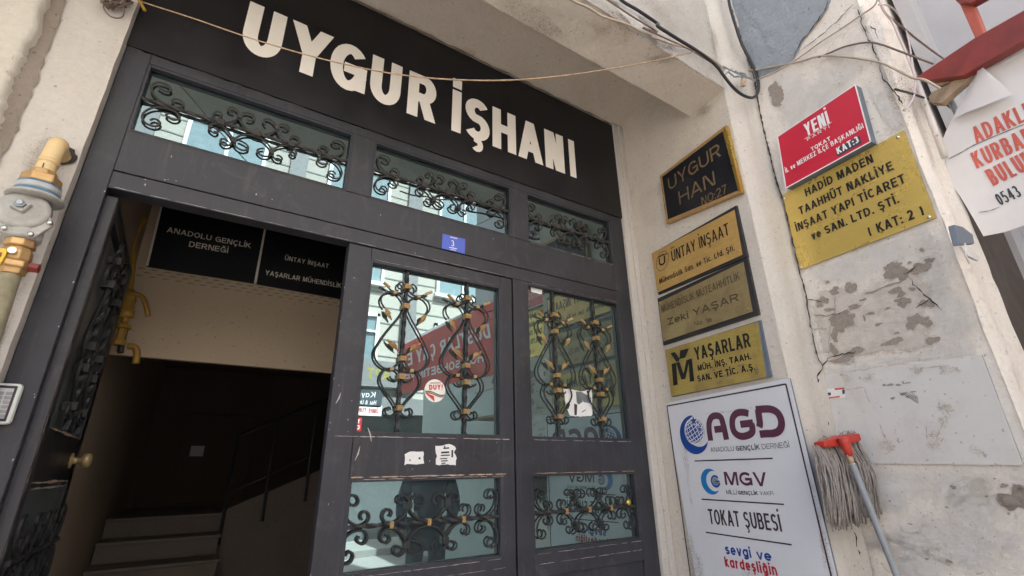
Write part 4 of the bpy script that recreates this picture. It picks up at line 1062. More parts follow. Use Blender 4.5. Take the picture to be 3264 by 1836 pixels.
# 1 black plaque with raised bronze capitals in a brass frame
P = PR.off(.026)
T1, q = signthing('building_plaque', 'black plaque with bronze relief capitals and a golden rim, highest plate beside the door', 'plaque', P,
                  [c3(224,1150), c3(625,845), c3(728,1240), c3(262,1428)], .02, 'plaque_black', 'wood_dark', REV)
def rim(parent, plane, outer, inner, proud, mats):
    o_ = quadpx(plane, *outer); i_ = quadpx(plane, *inner)
    for k in range(4):
        j = (k+1) % 4
        mb = MB(); mb.slab([o_[k]+plane.n*proud, o_[j]+plane.n*proud, i_[j]+plane.n*proud, i_[k]+plane.n*proud], plane.n, proud+.024)
        obj('rim', mb, mats[k], parent)
rim(T1, P, [c3(213,1143), c3(640,815), c3(742,1250), c3(257,1455)], [c3(224,1151), c3(621,852), c3(722,1238), c3(263,1428)], .004, ['copper_brass','brass_edge','copper_brass','copper_brass'])
for body, a, b, t in (('UYGUR', c3(278,1243), c3(618,1013), c3(268,1165)), ('HAN', c3(346,1335), c3(580,1200), c3(332,1255)), ('NO:27', c3(492,1343), c3(655,1255), c3(482,1290))):
    write(T1, P, body, a, b, t, 'ink', .17, .0016);  # drop shadow of the capitals, drawn as a dark offset copy
    sh = lambda p: (p[0]-2.2, p[1]-1.6)
    write(T1, P, body, sh(a), sh(b), sh(t), 'bronze_text', .13, .0034)
# 2 golden plate
P = PR.off(.022)
T2, q = signthing('company_plate', 'bright golden brass plate with cut black letters and an octagon emblem', 'plaque', P,
                  [c3b(156,423), c3b(694,140), c3b(746,432), c3b(194,678)], .02, 'brass_gold', 'wood_dark', REV)
obj('frame_edge', MB().slab([p - P.n*.006 for p in quadpx(P, c3b(152,425), c3b(700,110), c3b(772,442), c3b(196,690))], P.n, .016), 'wood_dark', T2)
write(T2, P, 'ÜNTAY İNŞAAT', c3b(291,478), c3b(665,300), c3b(285,408), 'ink', .15, .0012)
write(T2, P, 'Mühendislik San. ve Tic. Ltd. Şti.', c3b(210,622), c3b(698,402), c3b(206,590), 'ink', .16, .0012)
oc = [P.hit(*c3b(228+42*math.cos(R(22.5+45*i)), 472-64*math.sin(R(22.5+45*i)) - 22*math.cos(R(22.5+45*i)))) for i in range(9)]
obj('emblem', strip(oc, P.n, .003, .0012, taper=False), 'ink', T2)
write(T2, P, 'Ü', c3b(208,510), c3b(250,490), c3b(206,455), 'ink', .2, .0012); obj('emblem', strip([P.hit(*c3b(196,452)),P.hit(*c3b(228,432)),P.hit(*c3b(258,426))], P.n, .005, .0012, taper=False), 'ink', T2)
screws(T2, P, [c3b(168,440), c3b(668,172), c3b(722,408), c3b(202,655)], .004, 'copper_brass')
# 3 tarnished plate
T3, q = signthing('company_plate', 'tarnished brown brass plate with faded serif letters, below the bright golden plate', 'plaque', P,
                  [c3b(200,742), c3b(752,478), c3b(812,800), c3b(232,995)], .02, 'brass_dull', 'wood_dark', REV)
obj('frame_edge', MB().slab([p - P.n*.006 for p in quadpx(P, c3b(190,716), c3b(770,448), c3b(848,818), c3b(228,1020))], P.n, .016), 'wood_dark', T3)
write(T3, P, 'MÜHENDİSLİK MÜTEAHHİTLİK', c3b(226,808), c3b(735,592), c3b(222,764), 'ink_faded', .15, .0012)
write(T3, P, 'Zeki YAŞAR', c3b(264,892), c3b(728,728), c3b(258,848), 'ink_faded', .19, .0012)
write(T3, P, 'No: 18', c3b(434,895), c3b(550,868), c3b(432,868), 'ink_faded', .17, .0012)
screws(T3, P, [c3b(212,745), c3b(722,505), c3b(780,785), c3b(240,970)], .006, 'brass_dull')
# 4 olive plate
T4, q = signthing('company_plate', 'olive brass plate with a black monogram and patchy tarnish, lowest of the brass plates', 'plaque', P,
                  [c3b(243,1050), c3b(845,868), c3b(900,1228), c3b(284,1352)], .02, 'brass_green', 'grey_edge', REV)
obj('frame_edge', MB().slab([p - P.n*.010 for p in quadpx(P, c3b(241,1050), c3b(852,855), c3b(926,1222), c3b(284,1356))], P.n, .012), 'grey_edge', T4)
write(T4, P, 'YAŞARLAR', c3b(443,1118), c3b(806,1028), c3b(430,1036), 'ink', .2, .0012)
write(T4, P, 'MÜH. İNŞ. TAAH.', c3b(460,1188), c3b(806,1110), c3b(456,1150), 'ink', .2, .0012)
write(T4, P, 'SAN. VE TİC. A.Ş.', c3b(458,1258), c3b(832,1180), c3b(454,1218), 'ink', .2, .0012)
def poly(parent, plane, pix, mat, lift=.0012, name='emblem'): return obj(name, MB().quad(*[plane.hit(*p)+plane.n*lift for p in pix]), mat, parent)
for pp in ([c3b(288,1142),c3b(318,1134),c3b(328,1276),c3b(300,1282)], [c3b(318,1134),c3b(340,1128),c3b(368,1208),c3b(364,1240),c3b(352,1244)], [c3b(366,1208),c3b(386,1116),c3b(406,1112),c3b(378,1238),c3b(364,1240)], [c3b(398,1112),c3b(420,1106),c3b(437,1252),c3b(408,1258)],
           [c3b(282,1072),c3b(310,1064),c3b(342,1108),c3b(336,1126),c3b(320,1128)], [c3b(345,1054),c3b(402,1040),c3b(378,1100),c3b(340,1110)]):
    poly(T4, P, pp, 'ink', .0012+.0002*len(T4.children))
mb = MB()
for i, (x, y, rx, ry) in enumerate([(650,1215,.03,.010),(740,1150,.02,.008),(600,1260,.02,.006),(840,1190,.012,.016),(560,1180,.008,.006),(300,1080,.006,.008)]): mb.quad(*blob(P.hit(*c3b(x,y)), P.n, rx, ry, .0006+.00001*i, i+7))
obj('tarnish', mb, 'brass_dull', T4)
# 5 tall white association sign
P = PR.off(.012)
T5, q = signthing('association_sign', 'tall white sign with blue crescent and globe emblems and plum capitals', 'sign', P,
                  [c5(245,325), c5(1050,160), c5(1420,1700), c5(500,1780)], .012, 'white_sheet', 'grey_edge')
def frameline(parent, plane, pix, wd, mat, closed=False):
    pts = [plane.hit(*p) for p in pix]
    for a, b in zip(pts[:-1], pts[1:]): obj('border_line', strip([a, b], plane.n, wd, .0012, taper=False), mat, parent)
frameline(T5, P, [c5(480,1700), c5(410,1449), c5(258,343), c5(1030,200), c5(1325,1449), c5(1390,1720)], .007, 'plum_dark')
for a, b in ((c5(437,700),c5(945,683)),(c5(483,948),c5(1018,982)),(c5(510,1163),c5(1068,1244))): frameline(T5, P, [a, b], .006, 'plum_dark')
def metric(plane, px): 
    c = plane.hit(*px); ex = DR.copy(); return c, ex
def crescent(parent, plane, cpx, r, ri, dx, dz, mat, sx=1.0):
    c, ex = metric(plane, cpx); n = 40; mb = MB(); L = []
    # outer circle minus an inner circle moved by (dx, dz)
    pts_o = []; pts_i = []
    for i in range(n+1):
        a = R(40 + 280*i/n); 
        po = Vector((r*math.cos(a)*sx, r*math.sin(a)))
        pi = Vector((dx + ri*math.cos(a)*sx, dz + ri*math.sin(a)))
        if (pi-Vector((0,0))).length > r: pi = po*.999
        L += [c+ex*po.x+Vector((0,0,po.y))+plane.n*.0012, c+ex*pi.x+Vector((0,0,pi.y))+plane.n*.0012]
    mb.add(L, [(2*i,2*i+1,2*i+3,2*i+2) for i in range(n)]); obj('crescent', mb, mat, parent)
def ringstroke(parent, plane, pts, wd, mat, lift=.0013, name='emblem'): return obj(name, strip(pts, plane.n, wd, lift, taper=False), mat, parent)
# big emblem
cL, cRt, cT, cB = P.hit(*c5(328,530)), P.hit(*c5(510,530)), P.hit(*c5(430,400)), P.hit(*c5(430,655))
rr_ = (cT.z-cB.z)/2
crescent(T5, P, c5(432,528), rr_, rr_*.80, rr_*.30, rr_*.16, 'navy')
gc = P.hit(*c5(436,508)); gr_ = abs(P.hit(*c5(436,418)).z-P.hit(*c5(436,598)).z)/2
disc = [gc+DR*(gr_*math.cos(2*math.pi*i/36))+Vector((0,0,gr_*math.sin(2*math.pi*i/36)))+P.n*.0014 for i in range(36)]
obj('globe', MB().quad(*disc), 'navy', T5)
mb = MB()
tl = R(25)
for m_ in range(-4, 5):
    pts = []
    for i in range(17):
        lat = R(-85+170*i/16); lon = R(m_*20)
        x = math.cos(lat)*math.sin(lon); z = math.sin(lat); pts.append(gc+DR*(gr_*.97*(x*math.cos(tl)-z*math.sin(tl)))+Vector((0,0,gr_*.97*(x*math.sin(tl)+z*math.cos(tl)))))
    s_ = strip(pts, P.n, gr_*.05, .0018, taper=False); mb.add(s_.v, s_.f)
for m_ in range(-4, 5):
    lat = R(m_*19); pts = []
    for i in range(15):
        lon = R(-88+176*i/14); x = math.cos(lat)*math.sin(lon); z = math.sin(lat)*.96 - .12*math.cos(lat)*math.cos(lon)
        pts.append(gc+DR*(gr_*.97*(x*math.cos(tl)-z*math.sin(tl)))+Vector((0,0,gr_*.97*(x*math.sin(tl)+z*math.cos(tl)))))
    s_ = strip(pts, P.n, gr_*.05, .0021, taper=False); mb.add(s_.v, s_.f)
obj('globe_grid', mb, 'white_print', T5)
def star(parent, c, r, mat, lift):
    pts = []
    for i in range(10):
        a = R(90+36*i); k = r if i % 2 == 0 else r*.42; pts.append(c+DR*(k*math.cos(a))+Vector((0,0,k*math.sin(a)))+P.n*lift)
    mb = MB(); mb.v = [c+P.n*lift]+pts; mb.f = [(0,1+i,1+(i+1) % 10) for i in range(10)]; obj('star', mb, mat, parent)
for px, r in ((c5(432,440), .028), (c5(470,495), .020)):
    c = P.hit(*px); star(T5, c, r*1.35, 'white_print', .0025); star(T5, c, r, 'navy', .0028)
# capitals of the logo
def arcs(parent, plane, polys, wd, mat, name='letter'):
    for j, pl in enumerate(polys):
        pts = catmull([plane.hit(*p) for p in pl], 5) if len(pl) > 2 else [plane.hit(*p) for p in pl]
        mb = strip(pts, plane.n, wd, .0013+.0002*j, taper=False); obj(name, mb, mat, parent)
arcs(T5, P, [[c5(542,568),c5(532,500),c5(532,450),c5(548,415),c5(578,405),c5(608,418),c5(622,460),c5(634,510),c5(645,562)], [c5(566,496),c5(596,493),c5(636,489)],
             [c5(788,392),c5(755,384),c5(715,388),c5(688,415),c5(682,460),c5(692,505),c5(718,532),c5(752,540),c5(790,530),c5(812,510),c5(812,480),c5(806,456)], [c5(735,462),c5(770,458),c5(818,452)],
             [c5(850,366),c5(856,410),c5(862,455),c5(858,480)], [c5(836,366),c5(890,362),c5(935,364),c5(975,385),c5(998,425),c5(1002,470),c5(985,505),c5(950,520),c5(905,522),c5(862,526)]], .034, 'plum')
write(T5, P, 'ANADOLU', c5(543,642), c5(695,634), c5(540,612), 'slate_print', .10, .0013)
write(T5, P, 'GENÇLİK', c5(708,634), c5(864,624), c5(705,604), 'slate_print', .19, .0013)
write(T5, P, 'DERNEĞİ', c5(878,624), c5(1055,612), c5(876,590), 'slate_print', .10, .0013)
# small emblem and initials
c0 = P.hit(*c5(545,833)); r0 = abs(P.hit(*c5(545,750)).z-P.hit(*c5(545,918)).z)/2
crescent(T5, P, c5(540,833), r0, r0*.78, r0*.36, r0*.03, 'sky_blue')
gc2 = P.hit(*c5(573,832)); 
pts = [gc2+DR*(r0*.40*math.cos(R(40+305*i/26)))+Vector((0,0,r0*.40*math.sin(R(40+305*i/26)))) for i in range(27)]
ringstroke(T5, P, pts, r0*.16, 'navy', .0016); ringstroke(T5, P, [gc2+DR*(.02*r0), gc2+DR*(.42*r0)], r0*.13, 'navy', .0018)
pts = [gc2+DR*(r0*.28*math.cos(2*math.pi*i/20))+Vector((0,0,r0*.28*math.sin(2*math.pi*i/20)))+P.n*.0013 for i in range(20)]
obj('globe', MB().quad(*pts), 'steel', T5)
write(T5, P, 'MGV', c5(638,855), c5(915,866), c5(628,770), 'plum', .2, .0013)
write(T5, P, 'MİLLİ', c5(645,914), c5(714,917), c5(643,888), 'slate_print', .12, .0013)
write(T5, P, 'GENÇLİK', c5(722,917), c5(852,921), c5(721,893), 'slate_print', .2, .0013)
write(T5, P, 'VAKFI', c5(864,921), c5(950,923), c5(863,896), 'slate_print', .12, .0013)
write(T5, P, 'TOKAT ŞUBESİ', c5(536,1108), c5(1008,1160), c5(516,1010), 'plum_dark', .18, .0013)
write(T5, P, 'sevgi', c5(640,1304), c5(808,1330), c5(633,1240), 'navy', .2, .0013)
write(T5, P, 've', c5(845,1338), c5(942,1352), c5(838,1292), 'navy', .2, .0013, xh=True)
write(T5, P, 'kardeşliğin', c5(638,1386), c5(978,1446), c5(630,1320), 'red_print', .2, .0013)
for px, rx, rz in (((2215,1800),.05,.22),((2190,1500),.025,.2),((2420,1836),.12,.08),((2620,1700),.025,.2),((2330,1310),.2,.012)): soft('grime', blob(P.hit(*px), P.n, rx, rz, 0, int(px[0]), 24, .5), P.n, .0009, 'm_grime', T5)
# --- neighbouring wall
P = PN.off(.052)
T6, q = signthing('party_sign', 'red box sign with white capitals above the polished brass sheet', 'sign', P,
                  [c3(976,888), c3(1480,550), c3(1580,920), c3(1030,1222)], .05, 'red_sign', 'grey_edge')
frameline(T6, P, [c3(976,888), c3(1480,550), c3(1580,920), c3(1030,1222), c3(976,888)], .006, 'white_print')
write(T6, P, 'YENİ', c3(1163,889), c3(1316,798), c3(1127,822), 'white_print', .22, .0016)
frameline(T6, P, [c3(1150,904), c3(1330,792)], .0025, 'white_print')
write(T6, P, 'PARTİ', c3(1170,916), c3(1314,830), c3(1168,899), 'white_print', .17, .0016, gap=.5)
write(T6, P, 'TOKAT', rg(768,1290), rg(932,1192), rg(762,1258), 'white_print', .2, .0016)
write(T6, P, 'İL ve MERKEZ İLÇE BAŞKANLIĞI', c3(1030,1124), c3(1537,830), c3(1026,1094), 'white_print', .18, .0016)
obj('name_strip', MB().quad(*[p+P.n*.0013 for p in quadpx(P, c3(1355,968), c3(1508,880), c3(1522,928), c3(1364,1018))]), 'slate_print', T6)
write(T6, P, 'KAT:3', c3(1368,1003), c3(1508,922), c3(1358,962), 'white_print', .22, .0018)
P = PN.off(.010)
T7, q = signthing('brass_sheet_sign', 'polished brass sheet with five lines of black capitals under the red sign', 'sign', P,
                  [c3(1005,1268), c3(1795,845), c3b(2005,190), c3b(1120,530)], .006, 'brass_new', 'brass_dull')
for body, a, b, t in (('HADİD MADEN', c3(1162,1278), c3(1602,1052), c3(1156,1226)), ('TAAHHÜT NAKLİYE', c3(1122,1398), c3(1732,1100), c3(1112,1348)), ('İNŞAAT YAPI TİCARET', c3b(1100,284), c3(1812,1183), c3b(1094,232)),
                      ('ve SAN. LTD. ŞTİ.', c3b(1203,338), c3b(1770,92), c3b(1195,287)), ('( KAT: 2 )', c3b(1575,312), c3b(1932,172), c3b(1562,252))):
    write(T7, P, body, a, b, t, 'ink', .2, .0014)
screws(T7, P, [c3(1018,1290), c3(1758,893), c3b(1960,188), c3b(1128,515)], .008)
P = PN.off(.006)
T8, q = signthing('blank_board', 'blank white board with brown glue stains above the mop', 'board', P,
                  [c5(1245,150), c5(2300,10), c5(2570,727), c5(1330,712)], .008, 'white_panel', 'steel')
mb = MB(); rnd = random.Random(77)
for i, (x, y, s_) in enumerate([(1420,165,9),(1560,160,9),(1870,110,8),(2090,105,10),(1690,600,11),(1990,570,13),(2060,440,8),(2060,350,9),(2260,630,8)]):
    soft('glue_smear', blob(P.hit(*c5(x,y)), P.n, s_*.0038, s_*.0036, 0, i*7, 18), P.n, .0011, 'm_glue', T8, 6)
for a, b in ((c5(1420,235),c5(1545,222)),(c5(1900,95),c5(2080,85)),(c5(2060,360),c5(2110,410)),(c5(2050,450),c5(2010,560)),(c5(1940,470),c5(1950,560)),(c5(1540,230),c5(1580,330)),(c5(1640,460),c5(1680,560))):
    st_ = strip(wiggle([P.hit(*a),P.hit(*b)], .01, .003, 3, P.n), P.n, .0022, .0016, .5, 2); mb.add(st_.v, st_.f)
M['glue'] = flat('glue_brown', (.42, .36, .29), .7, var=.2, vscale=30)
obj('glue_stain', mb, 'glue', T8)
mb = MB(); rnd = random.Random(5)
for i in range(9):
    x, y = rnd.uniform(1665,1870), rnd.uniform(180,300); mb.quad(*blob(P.hit(*c5(x,y-(x-1665)*.04)), P.n, rnd.uniform(.004,.014), rnd.uniform(.002,.006), .0014+i*.00002, i+40, 10))
for k in range(4): 
    st_ = strip([P.hit(*c5(1760+k*25,250)),P.hit(*c5(1830+k*18,285)),P.hit(*c5(1885+k*3,325))], P.n, .003, .0016+k*.0002, .5, k); mb.add(st_.v, st_.f)
obj('torn_paper_trace', mb, 'key', T8)
lb = MB(); lb.quad(*[p+P.n*.0012 for p in quadpx(P, c5(1288,232), c5(1412,222), c5(1416,288), c5(1294,298))]); obj('label', lb, 'paper', T8)
obj('label_print', MB().quad(*[p+P.n*.0016 for p in quadpx(P, c5(1345,228), c5(1410,222), c5(1412,234), c5(1350,240))]), 'cloth_red', T8)
obj('label_print', MB().quad(*[p+P.n*.0016 for p in quadpx(P, c5(1292,288), c5(1380,276), c5(1382,286), c5(1296,298))]), 'cloth_red', T8)
obj('label_print', MB().quad(*[p+P.n*.0017 for p in quadpx(P, c5(1290,258), c5(1322,254), c5(1324,272), c5(1292,278))]), 'slate_print', T8)
obj('label_print', MB().quad(*[p+P.n*.0017 for p in quadpx(P, c5(1396,238), c5(1412,236), c5(1414,262), c5(1398,266))]), 'slate_print', T8)
# --- boards hanging inside the hall
def hallboard(label, quad):
    P = PY(1.19); q = quadpx(P, *quad); T_ = thing('hall_board', label, 'sign', sum(q, Vector())/4, 'black boards hanging inside the doorway')
    obj('panel', MB().slab(q, NY, .018), 'board', T_); return T_, P
H1, P = hallboard('black board with two lines of pale capitals hanging inside the doorway', [c4(1222,120), c4(1990,312), c4(1902,800), c4(1090,672)])
obj('edge_strip', MB().slab([p+NY*.004 for p in quadpx(P, c4(1222,120), c4(1236,124), c4(1104,672), c4(1085,670))], NY, .02), 'silver', H1)
obj('edge_strip', MB().slab([p+NY*.004 for p in quadpx(P, c4(1982,320), c4(1994,323), c4(1910,802), c4(1891,800))], NY, .02), 'silver', H1)
obj('hanger', MB().slab([p+NY*.003 for p in quadpx(P, c4(1532,242), c4(1786,300), c4(1784,313), c4(1530,256))], NY, .003), 'silver', H1)
write(H1, P, 'ANADOLU GENÇLİK', c4(1240,420), c4(1866,541), c4(1250,381), 'silver', .16, .0015); write(H1, P, 'DERNEĞİ', c4(1405,529), c4(1696,578), c4(1412,488), 'silver', .16, .0015)
H2, P = hallboard('black board with two company lines, right of the other black hall board', [c4(1998,313), c4(2660,480), c4(2640,935), c4(1912,803)])
obj('hanger', MB().slab([p+NY*.003 for p in quadpx(P, c4(2206,400), c4(2446,450), c4(2444,463), c4(2204,413))], NY, .003), 'silver', H2)
write(H2, P, 'ÜNTAY İNŞAAT', c4(2120,628), c4(2446,690), c4(2127,596), 'silver', .15, .0015); write(H2, P, 'YAŞARLAR MÜHENDİSLİK', c4(1974,738), c4(2540,837), c4(1980,703), 'silver', .15, .0015)
# --- small things on the door
P = PY(-.004)
T9, q = signthing('number_plate', 'small blue street number plate on the rail over the closed leaf', 'number plate', P,
                  [c2b(960,338), c2b(1130,378), c2b(1126,488), c2b(953,448)], .003, 'blue_plate', 'blue_plate')
write(T9, P, '3', c2b(1024,430), c2b(1046,434), c2b(1028,388), 'white_print', .12, .001)
frameline(T9, P, [c2b(1016,364), c2b(1068,376)], .004, 'white_print'); frameline(T9, P, [c2b(1008,440), c2b(1066,452)], .004, 'white_print'); frameline(T9, P, [c2b(1016,455), c2b(1058,464)], .003, 'white_print')
P = PY(.0325)
cc = P.hit(*c4b(829,183)); rs = .5*(P.hit(*c4b(829,106)).z-P.hit(*c4b(829,262)).z)
T10 = thing('round_sticker', 'round white sticker with red capitals and black, white and red waves on the door glass', 'sticker', cc)
ci = lambda r, n=36: [cc+Vector((r*math.cos(2*math.pi*i/n),0,r*math.sin(2*math.pi*i/n))) for i in range(n)]
obj('disc', MB().slab(ci(rs), NY, .001), 'sticker', T10)
def wave(zs, mat, lift):
    top, bot = zs; L = []; n = 20
    for i in range(n+1):
        x = -1+2*i/n; lim = math.sqrt(max(0, 1-x*x))*.98
        t_ = max(-lim, min(lim, top(x))); b_ = max(-lim, min(lim, bot(x)))
        L += [cc+Vector((x*rs*.99,-lift,t_*rs)), cc+Vector((x*rs*.99,-lift,b_*rs))]
    obj('wave', MB().add(L, [(2*i,2*i+1,2*i+3,2*i+2) for i in range(n)]), mat, T10)
wave((lambda x: -.18-.14*math.sin(2.6*x), lambda x: -.42-.14*math.sin(2.6*x)), 'sticker_brown', .0012)
wave((lambda x: -.26-.14*math.sin(2.6*x), lambda x: -.36-.14*math.sin(2.6*x)), 'gas_green', .0014)
wave((lambda x: -.22-.30*(x+.95) if x < .0 else -2, lambda x: -.30-.75*(x+.9) if x < .0 else -2), 'sticker_red', .0013)
write(T10, P, 'DUY!', c4b(788,178), c4b(884,176), c4b(788,142), 'sticker_red', .24, .0014)
obj('lettering', MB().quad(*[p+NY*.0014 for p in quadpx(P, c4b(795,126), c4b(868,124), c4b(868,134), c4b(795,136))]), 'glue', T10)
STK = 'torn paper remnants stuck on the iron door'
def paper(label, cat, pix, Y, seed, mat='paper', group=None, name='torn_sticker'):
    P = PY(Y); q = [P.hit(*p) for p in pix]; q = wiggle(q+[q[0]], .012, .0025, seed, NY)[:-1]; T_ = thing(name, label, cat, sum(q, Vector())/len(q), group)
    obj('sheet', MB().slab(q, NY, .0008), mat, T_); return T_, P
S1, P = paper('small torn white sticker, left of the two on the lock rail', 'sticker', [c4b(622,618),c4b(660,602),c4b(748,596),c4b(752,680),c4b(700,685),c4b(664,688),c4b(640,680),c4b(622,692)], .0015, 91, group=STK)
obj('hole', MB().quad(*[P.hit(*p)+NY*.0006 for p in (c4b(650,655),c4b(662,650),c4b(660,668))]), 'iron', S1); obj('hole', MB().quad(*[P.hit(*p)+NY*.0006 for p in (c4b(714,640),c4b(728,636),c4b(730,652),c4b(718,652))]), 'iron', S1)
S2, P = paper('larger torn square sticker with dark printed traces on the lock rail', 'sticker', [c4b(832,560),c4b(880,562),c4b(905,550),c4b(950,552),c4b(975,580),c4b(960,605),c4b(974,640),c4b(970,690),c4b(900,688),c4b(832,690),c4b(840,630)], .0015, 92, group=STK)
for k, (a, b, c_, d_) in enumerate([(885,572,925,582),(870,600,925,612),(868,622,930,630),(862,645,912,652),(870,660,915,668),(940,590,952,640),(890,560,898,580),(872,676,900,684)]):
    obj('print', MB().quad(*[P.hit(*c4b(*p))+NY*(.0006+.0001*k) for p in ((a,b),(c_,b-3),(c_,d_-3),(a,d_))]), 'iron_dark', S2)
S3, P = paper('white blank label at the top corner of the side window', 'label', [c2b(1618,714),c2b(1708,738),c2b(1700,792),c2b(1618,772)], .0325, 93)
qq = lambda x, y: (1660+x/2.683, 880+y/2.683)
S4, P = paper('torn white poster with grey and black smudges behind the side window scrolls', 'poster', [qq(362,962),qq(440,968),qq(520,985),qq(608,968),qq(612,1195),qq(500,1202),qq(420,1195),qq(385,1110)], .0325, 94, name='torn_poster')
for k, (pl, mt) in enumerate([([qq(480,985),qq(520,990),qq(600,1040),qq(604,1090),qq(540,1080),qq(500,1030)],'paper_grey'), ([qq(470,985),qq(485,990),qq(530,1075),qq(495,1100),qq(478,1080)],'far_dark'), ([qq(385,1100),qq(410,1075),qq(420,1100),qq(405,1140),qq(390,1130)],'ink'), ([qq(455,1090),qq(482,1100),qq(478,1190),qq(458,1190)],'iron'), ([qq(560,980),qq(575,980),qq(590,1030),qq(580,1030)],'ink'), ([qq(520,1160),qq(555,1140),qq(556,1146),qq(524,1166)],'ink')]):
    obj('print', MB().quad(*[P.hit(*p)+NY*(.0006+.0001*k) for p in pl]), mt, S4)
# ================================================================== fittings
# gas regulator on the left wall
def zl(x, y): return (x/2.786, 440+y/2.786)
GP = PY(-.135)
A0, A1 = GP.hit(*zl(395,300)), GP.hit(*zl(55,1330))
AX = (A0-A1).normalized(); AL = (A0-A1).length
def along(px): return (GP.hit(*zl(*px))-A0).dot(-AX)
def at_ax(d): return A0 - AX*d
GR = thing('gas_regulator', 'grey gas pressure regulator with brass nuts and cream elbow on the left wall', 'gas regulator', at_ax(.35))
hc = PY(-.052).hit(*zl(575,165))
GH_ = obj('wall_hole', MB().quad(*blob(hc, NY, .034, .036, .002, 5, 18, .12)), 'crack', GR)
mb = MB(); e0 = Vector((hc.x-.006, -.03, hc.z-.004)); e2 = at_ax(.02)
el = catmull([e0, Vector((hc.x-.010,-.085,hc.z+.0)), Vector(((hc.x+e2.x)/2, -.128, hc.z-.006)), e2+AX*.022, e2-AX*.02, e2-AX*.06], 6)
mb.tube(el, .026, 18); mb.lathe(el[16], (el[17]-el[15]), [(-.008,.0275),(.008,.0275)], 18); obj('elbow', mb, 'gas_cream', GR, smooth=True)
mk = [at_ax(along((425,262)))+NY*.027, at_ax(along((405,312)))+NY*.027]
obj('arrow_mark', strip(mk, NY, .003, .001, taper=False), 'ink', GR)
def lath(name, prof, mat, seg=24, smooth=True, bevel=0):
    obj(name, MB().lathe(A0, -AX, prof, seg), mat, GR, smooth=smooth, bevel=bevel)
d = along
d1, d2, d3 = d((365,335)), d((335,400)), d((318,440)); s_ = AL/1085.0
lath('hex_nut', [(d((385,300)),.034),(d((365,345)),.036)], 'copper_brass', 8, False, .003)
lath('hex_nut', [(d((365,345)),.050),(d((335,415)),.052),(d((330,425)),.044)], 'copper_brass', 6, False, .004)
lath('label_ring', [(d((328,425)),.053),(d((300,500)),.055),(d((295,520)),.060)], 'gas_blue', 32)
lath('label', [(d((322,440)),.0545),(d((304,488)),.0562)], 'gas_label', 32)
lath('flange', [(d((292,522)),.066),(d((288,530)),.070),(d((283,545)),.070),(d((280,552)),.060)], 'gas_grey', 32)
lath('neck', [(d((275,560)),.040),(d((150,880)),.044),(d((140,905)),.042)], 'gas_grey', 24)
lath('hex_nut', [(d((140,905)),.036),(d((120,965)),.038),(d((115,975)),.032)], 'copper_brass', 8, False, .003)
lath('valve_body', [(d((112,975)),.030),(d((100,1010)),.036),(d((85,1080)),.036),(d((80,1100)),.032)], 'copper_brass', 8, False, .003)
lath('hex_nut', [(d((80,1100)),.040),(d((66,1150)),.042),(d((60,1165)),.034),(d((52,1210)),.032)], 'copper_brass', 6, False, .003)
lath('pipe', [(d((52,1205)),.0245),(d((-400,2600)),.0245)], 'gas_green', 18)
bc = GP.hit(*zl(225,690)); fx = Vector((0,-1,.12)).normalized()
def face(name, prof, mat, seg=32, off=0, bevel=0, smooth=True): return obj(name, MB().lathe(bc+fx*off, fx, prof, seg, ref=(.9,0,-.35)), mat, GR, smooth=smooth, bevel=bevel)
hexp = []
for px in ((20,560),(130,545),(420,620),(478,770),(300,882),(20,835),(-110,760),(-95,650)): hexp.append(Plane(bc+fx*.030, fx).hit(*zl(*px)))
obj('diaphragm_plate', MB().slab(hexp, fx, .014), 'gas_grey', GR, bevel=.004)
face('dome', [(.024,.066),(.036,.062),(.042,.052),(.044,.040),(.050,.036)], 'gas_grey')
face('cap', [(.048,.026),(.062,.026),(.066,.020)], 'gas_grey', 4, bevel=.003, smooth=False)
face('screw_cap', [(.064,.014),(.074,.013),(.076,.009),(.080,.008)], 'steel', 6, smooth=False)
for px in ((443,758),(40,802),(275,858),(8,685),(40,590)): obj('bolt', MB().lathe(Plane(bc+fx*.031, fx).hit(*zl(*px)), fx, [(0,.008),(.006,.008),(.009,.004)], 10), 'chrome', GR, smooth=True)
vb = at_ax(d((95,1040)))
hb_ = MB(); hb_.slab([Plane(vb+NY*.045, NY).hit(*zl(*p)) for p in ((-60,985),(0,975),(60,980),(68,1000),(40,1060),(0,1120),(-60,1100))], NY, .008); obj('handle', hb_, 'yellow', GR, bevel=.002)
obj('handle_slot', MB().slab([Plane(vb+NY*.0465, NY).hit(*zl(*p)) for p in ((-40,1015),(18,1015),(10,1050),(-40,1060))], NY, .001), 'red_steel', GR)
obj('stem', MB().lathe(vb, NY, [(.03,.010),(.05,.010)], 10), 'chrome', GR)
obj('drain_plug', MB().lathe(at_ax(d((66,1120)))+Vector((.035,0,0)), (1,0,0), [(0,.016),(.022,.016),(.024,.010)], 6), 'red_steel', GR)
# keypad
KP = thing('keypad', 'white keypad with grey buttons on the left post of the iron frame', 'keypad', (-.51, -.01, Z(.2)))
zt, zb2 = Z(.266), Z(.146)
obj('case', MB().box((-.556,-.026,zb2),(-.470,-.0005,zt)), 'keypad_case', KP, bevel=.010)
obj('bezel', MB().box((-.548,-.0285,zb2+.008),(-.480,-.024,zt-.008)), 'keypad_black', KP, bevel=.003)
obj('face', MB().box((-.543,-.0295,zb2+.016),(-.4855,-.027,zt-.016)), 'keypad_face', KP, bevel=.003)
for r_ in range(7):
    for c_ in range(3):
        if r_ == 6 and c_ != 1: continue
        x = -.536+c_*.0185 + (.004 if r_ == 6 else 0); z = zt-.026-r_*.0132
        obj('key', MB().box((x-.001,-.0325,z-.0095),(x+.0130,-.029,z)), 'key', KP, bevel=.0015)
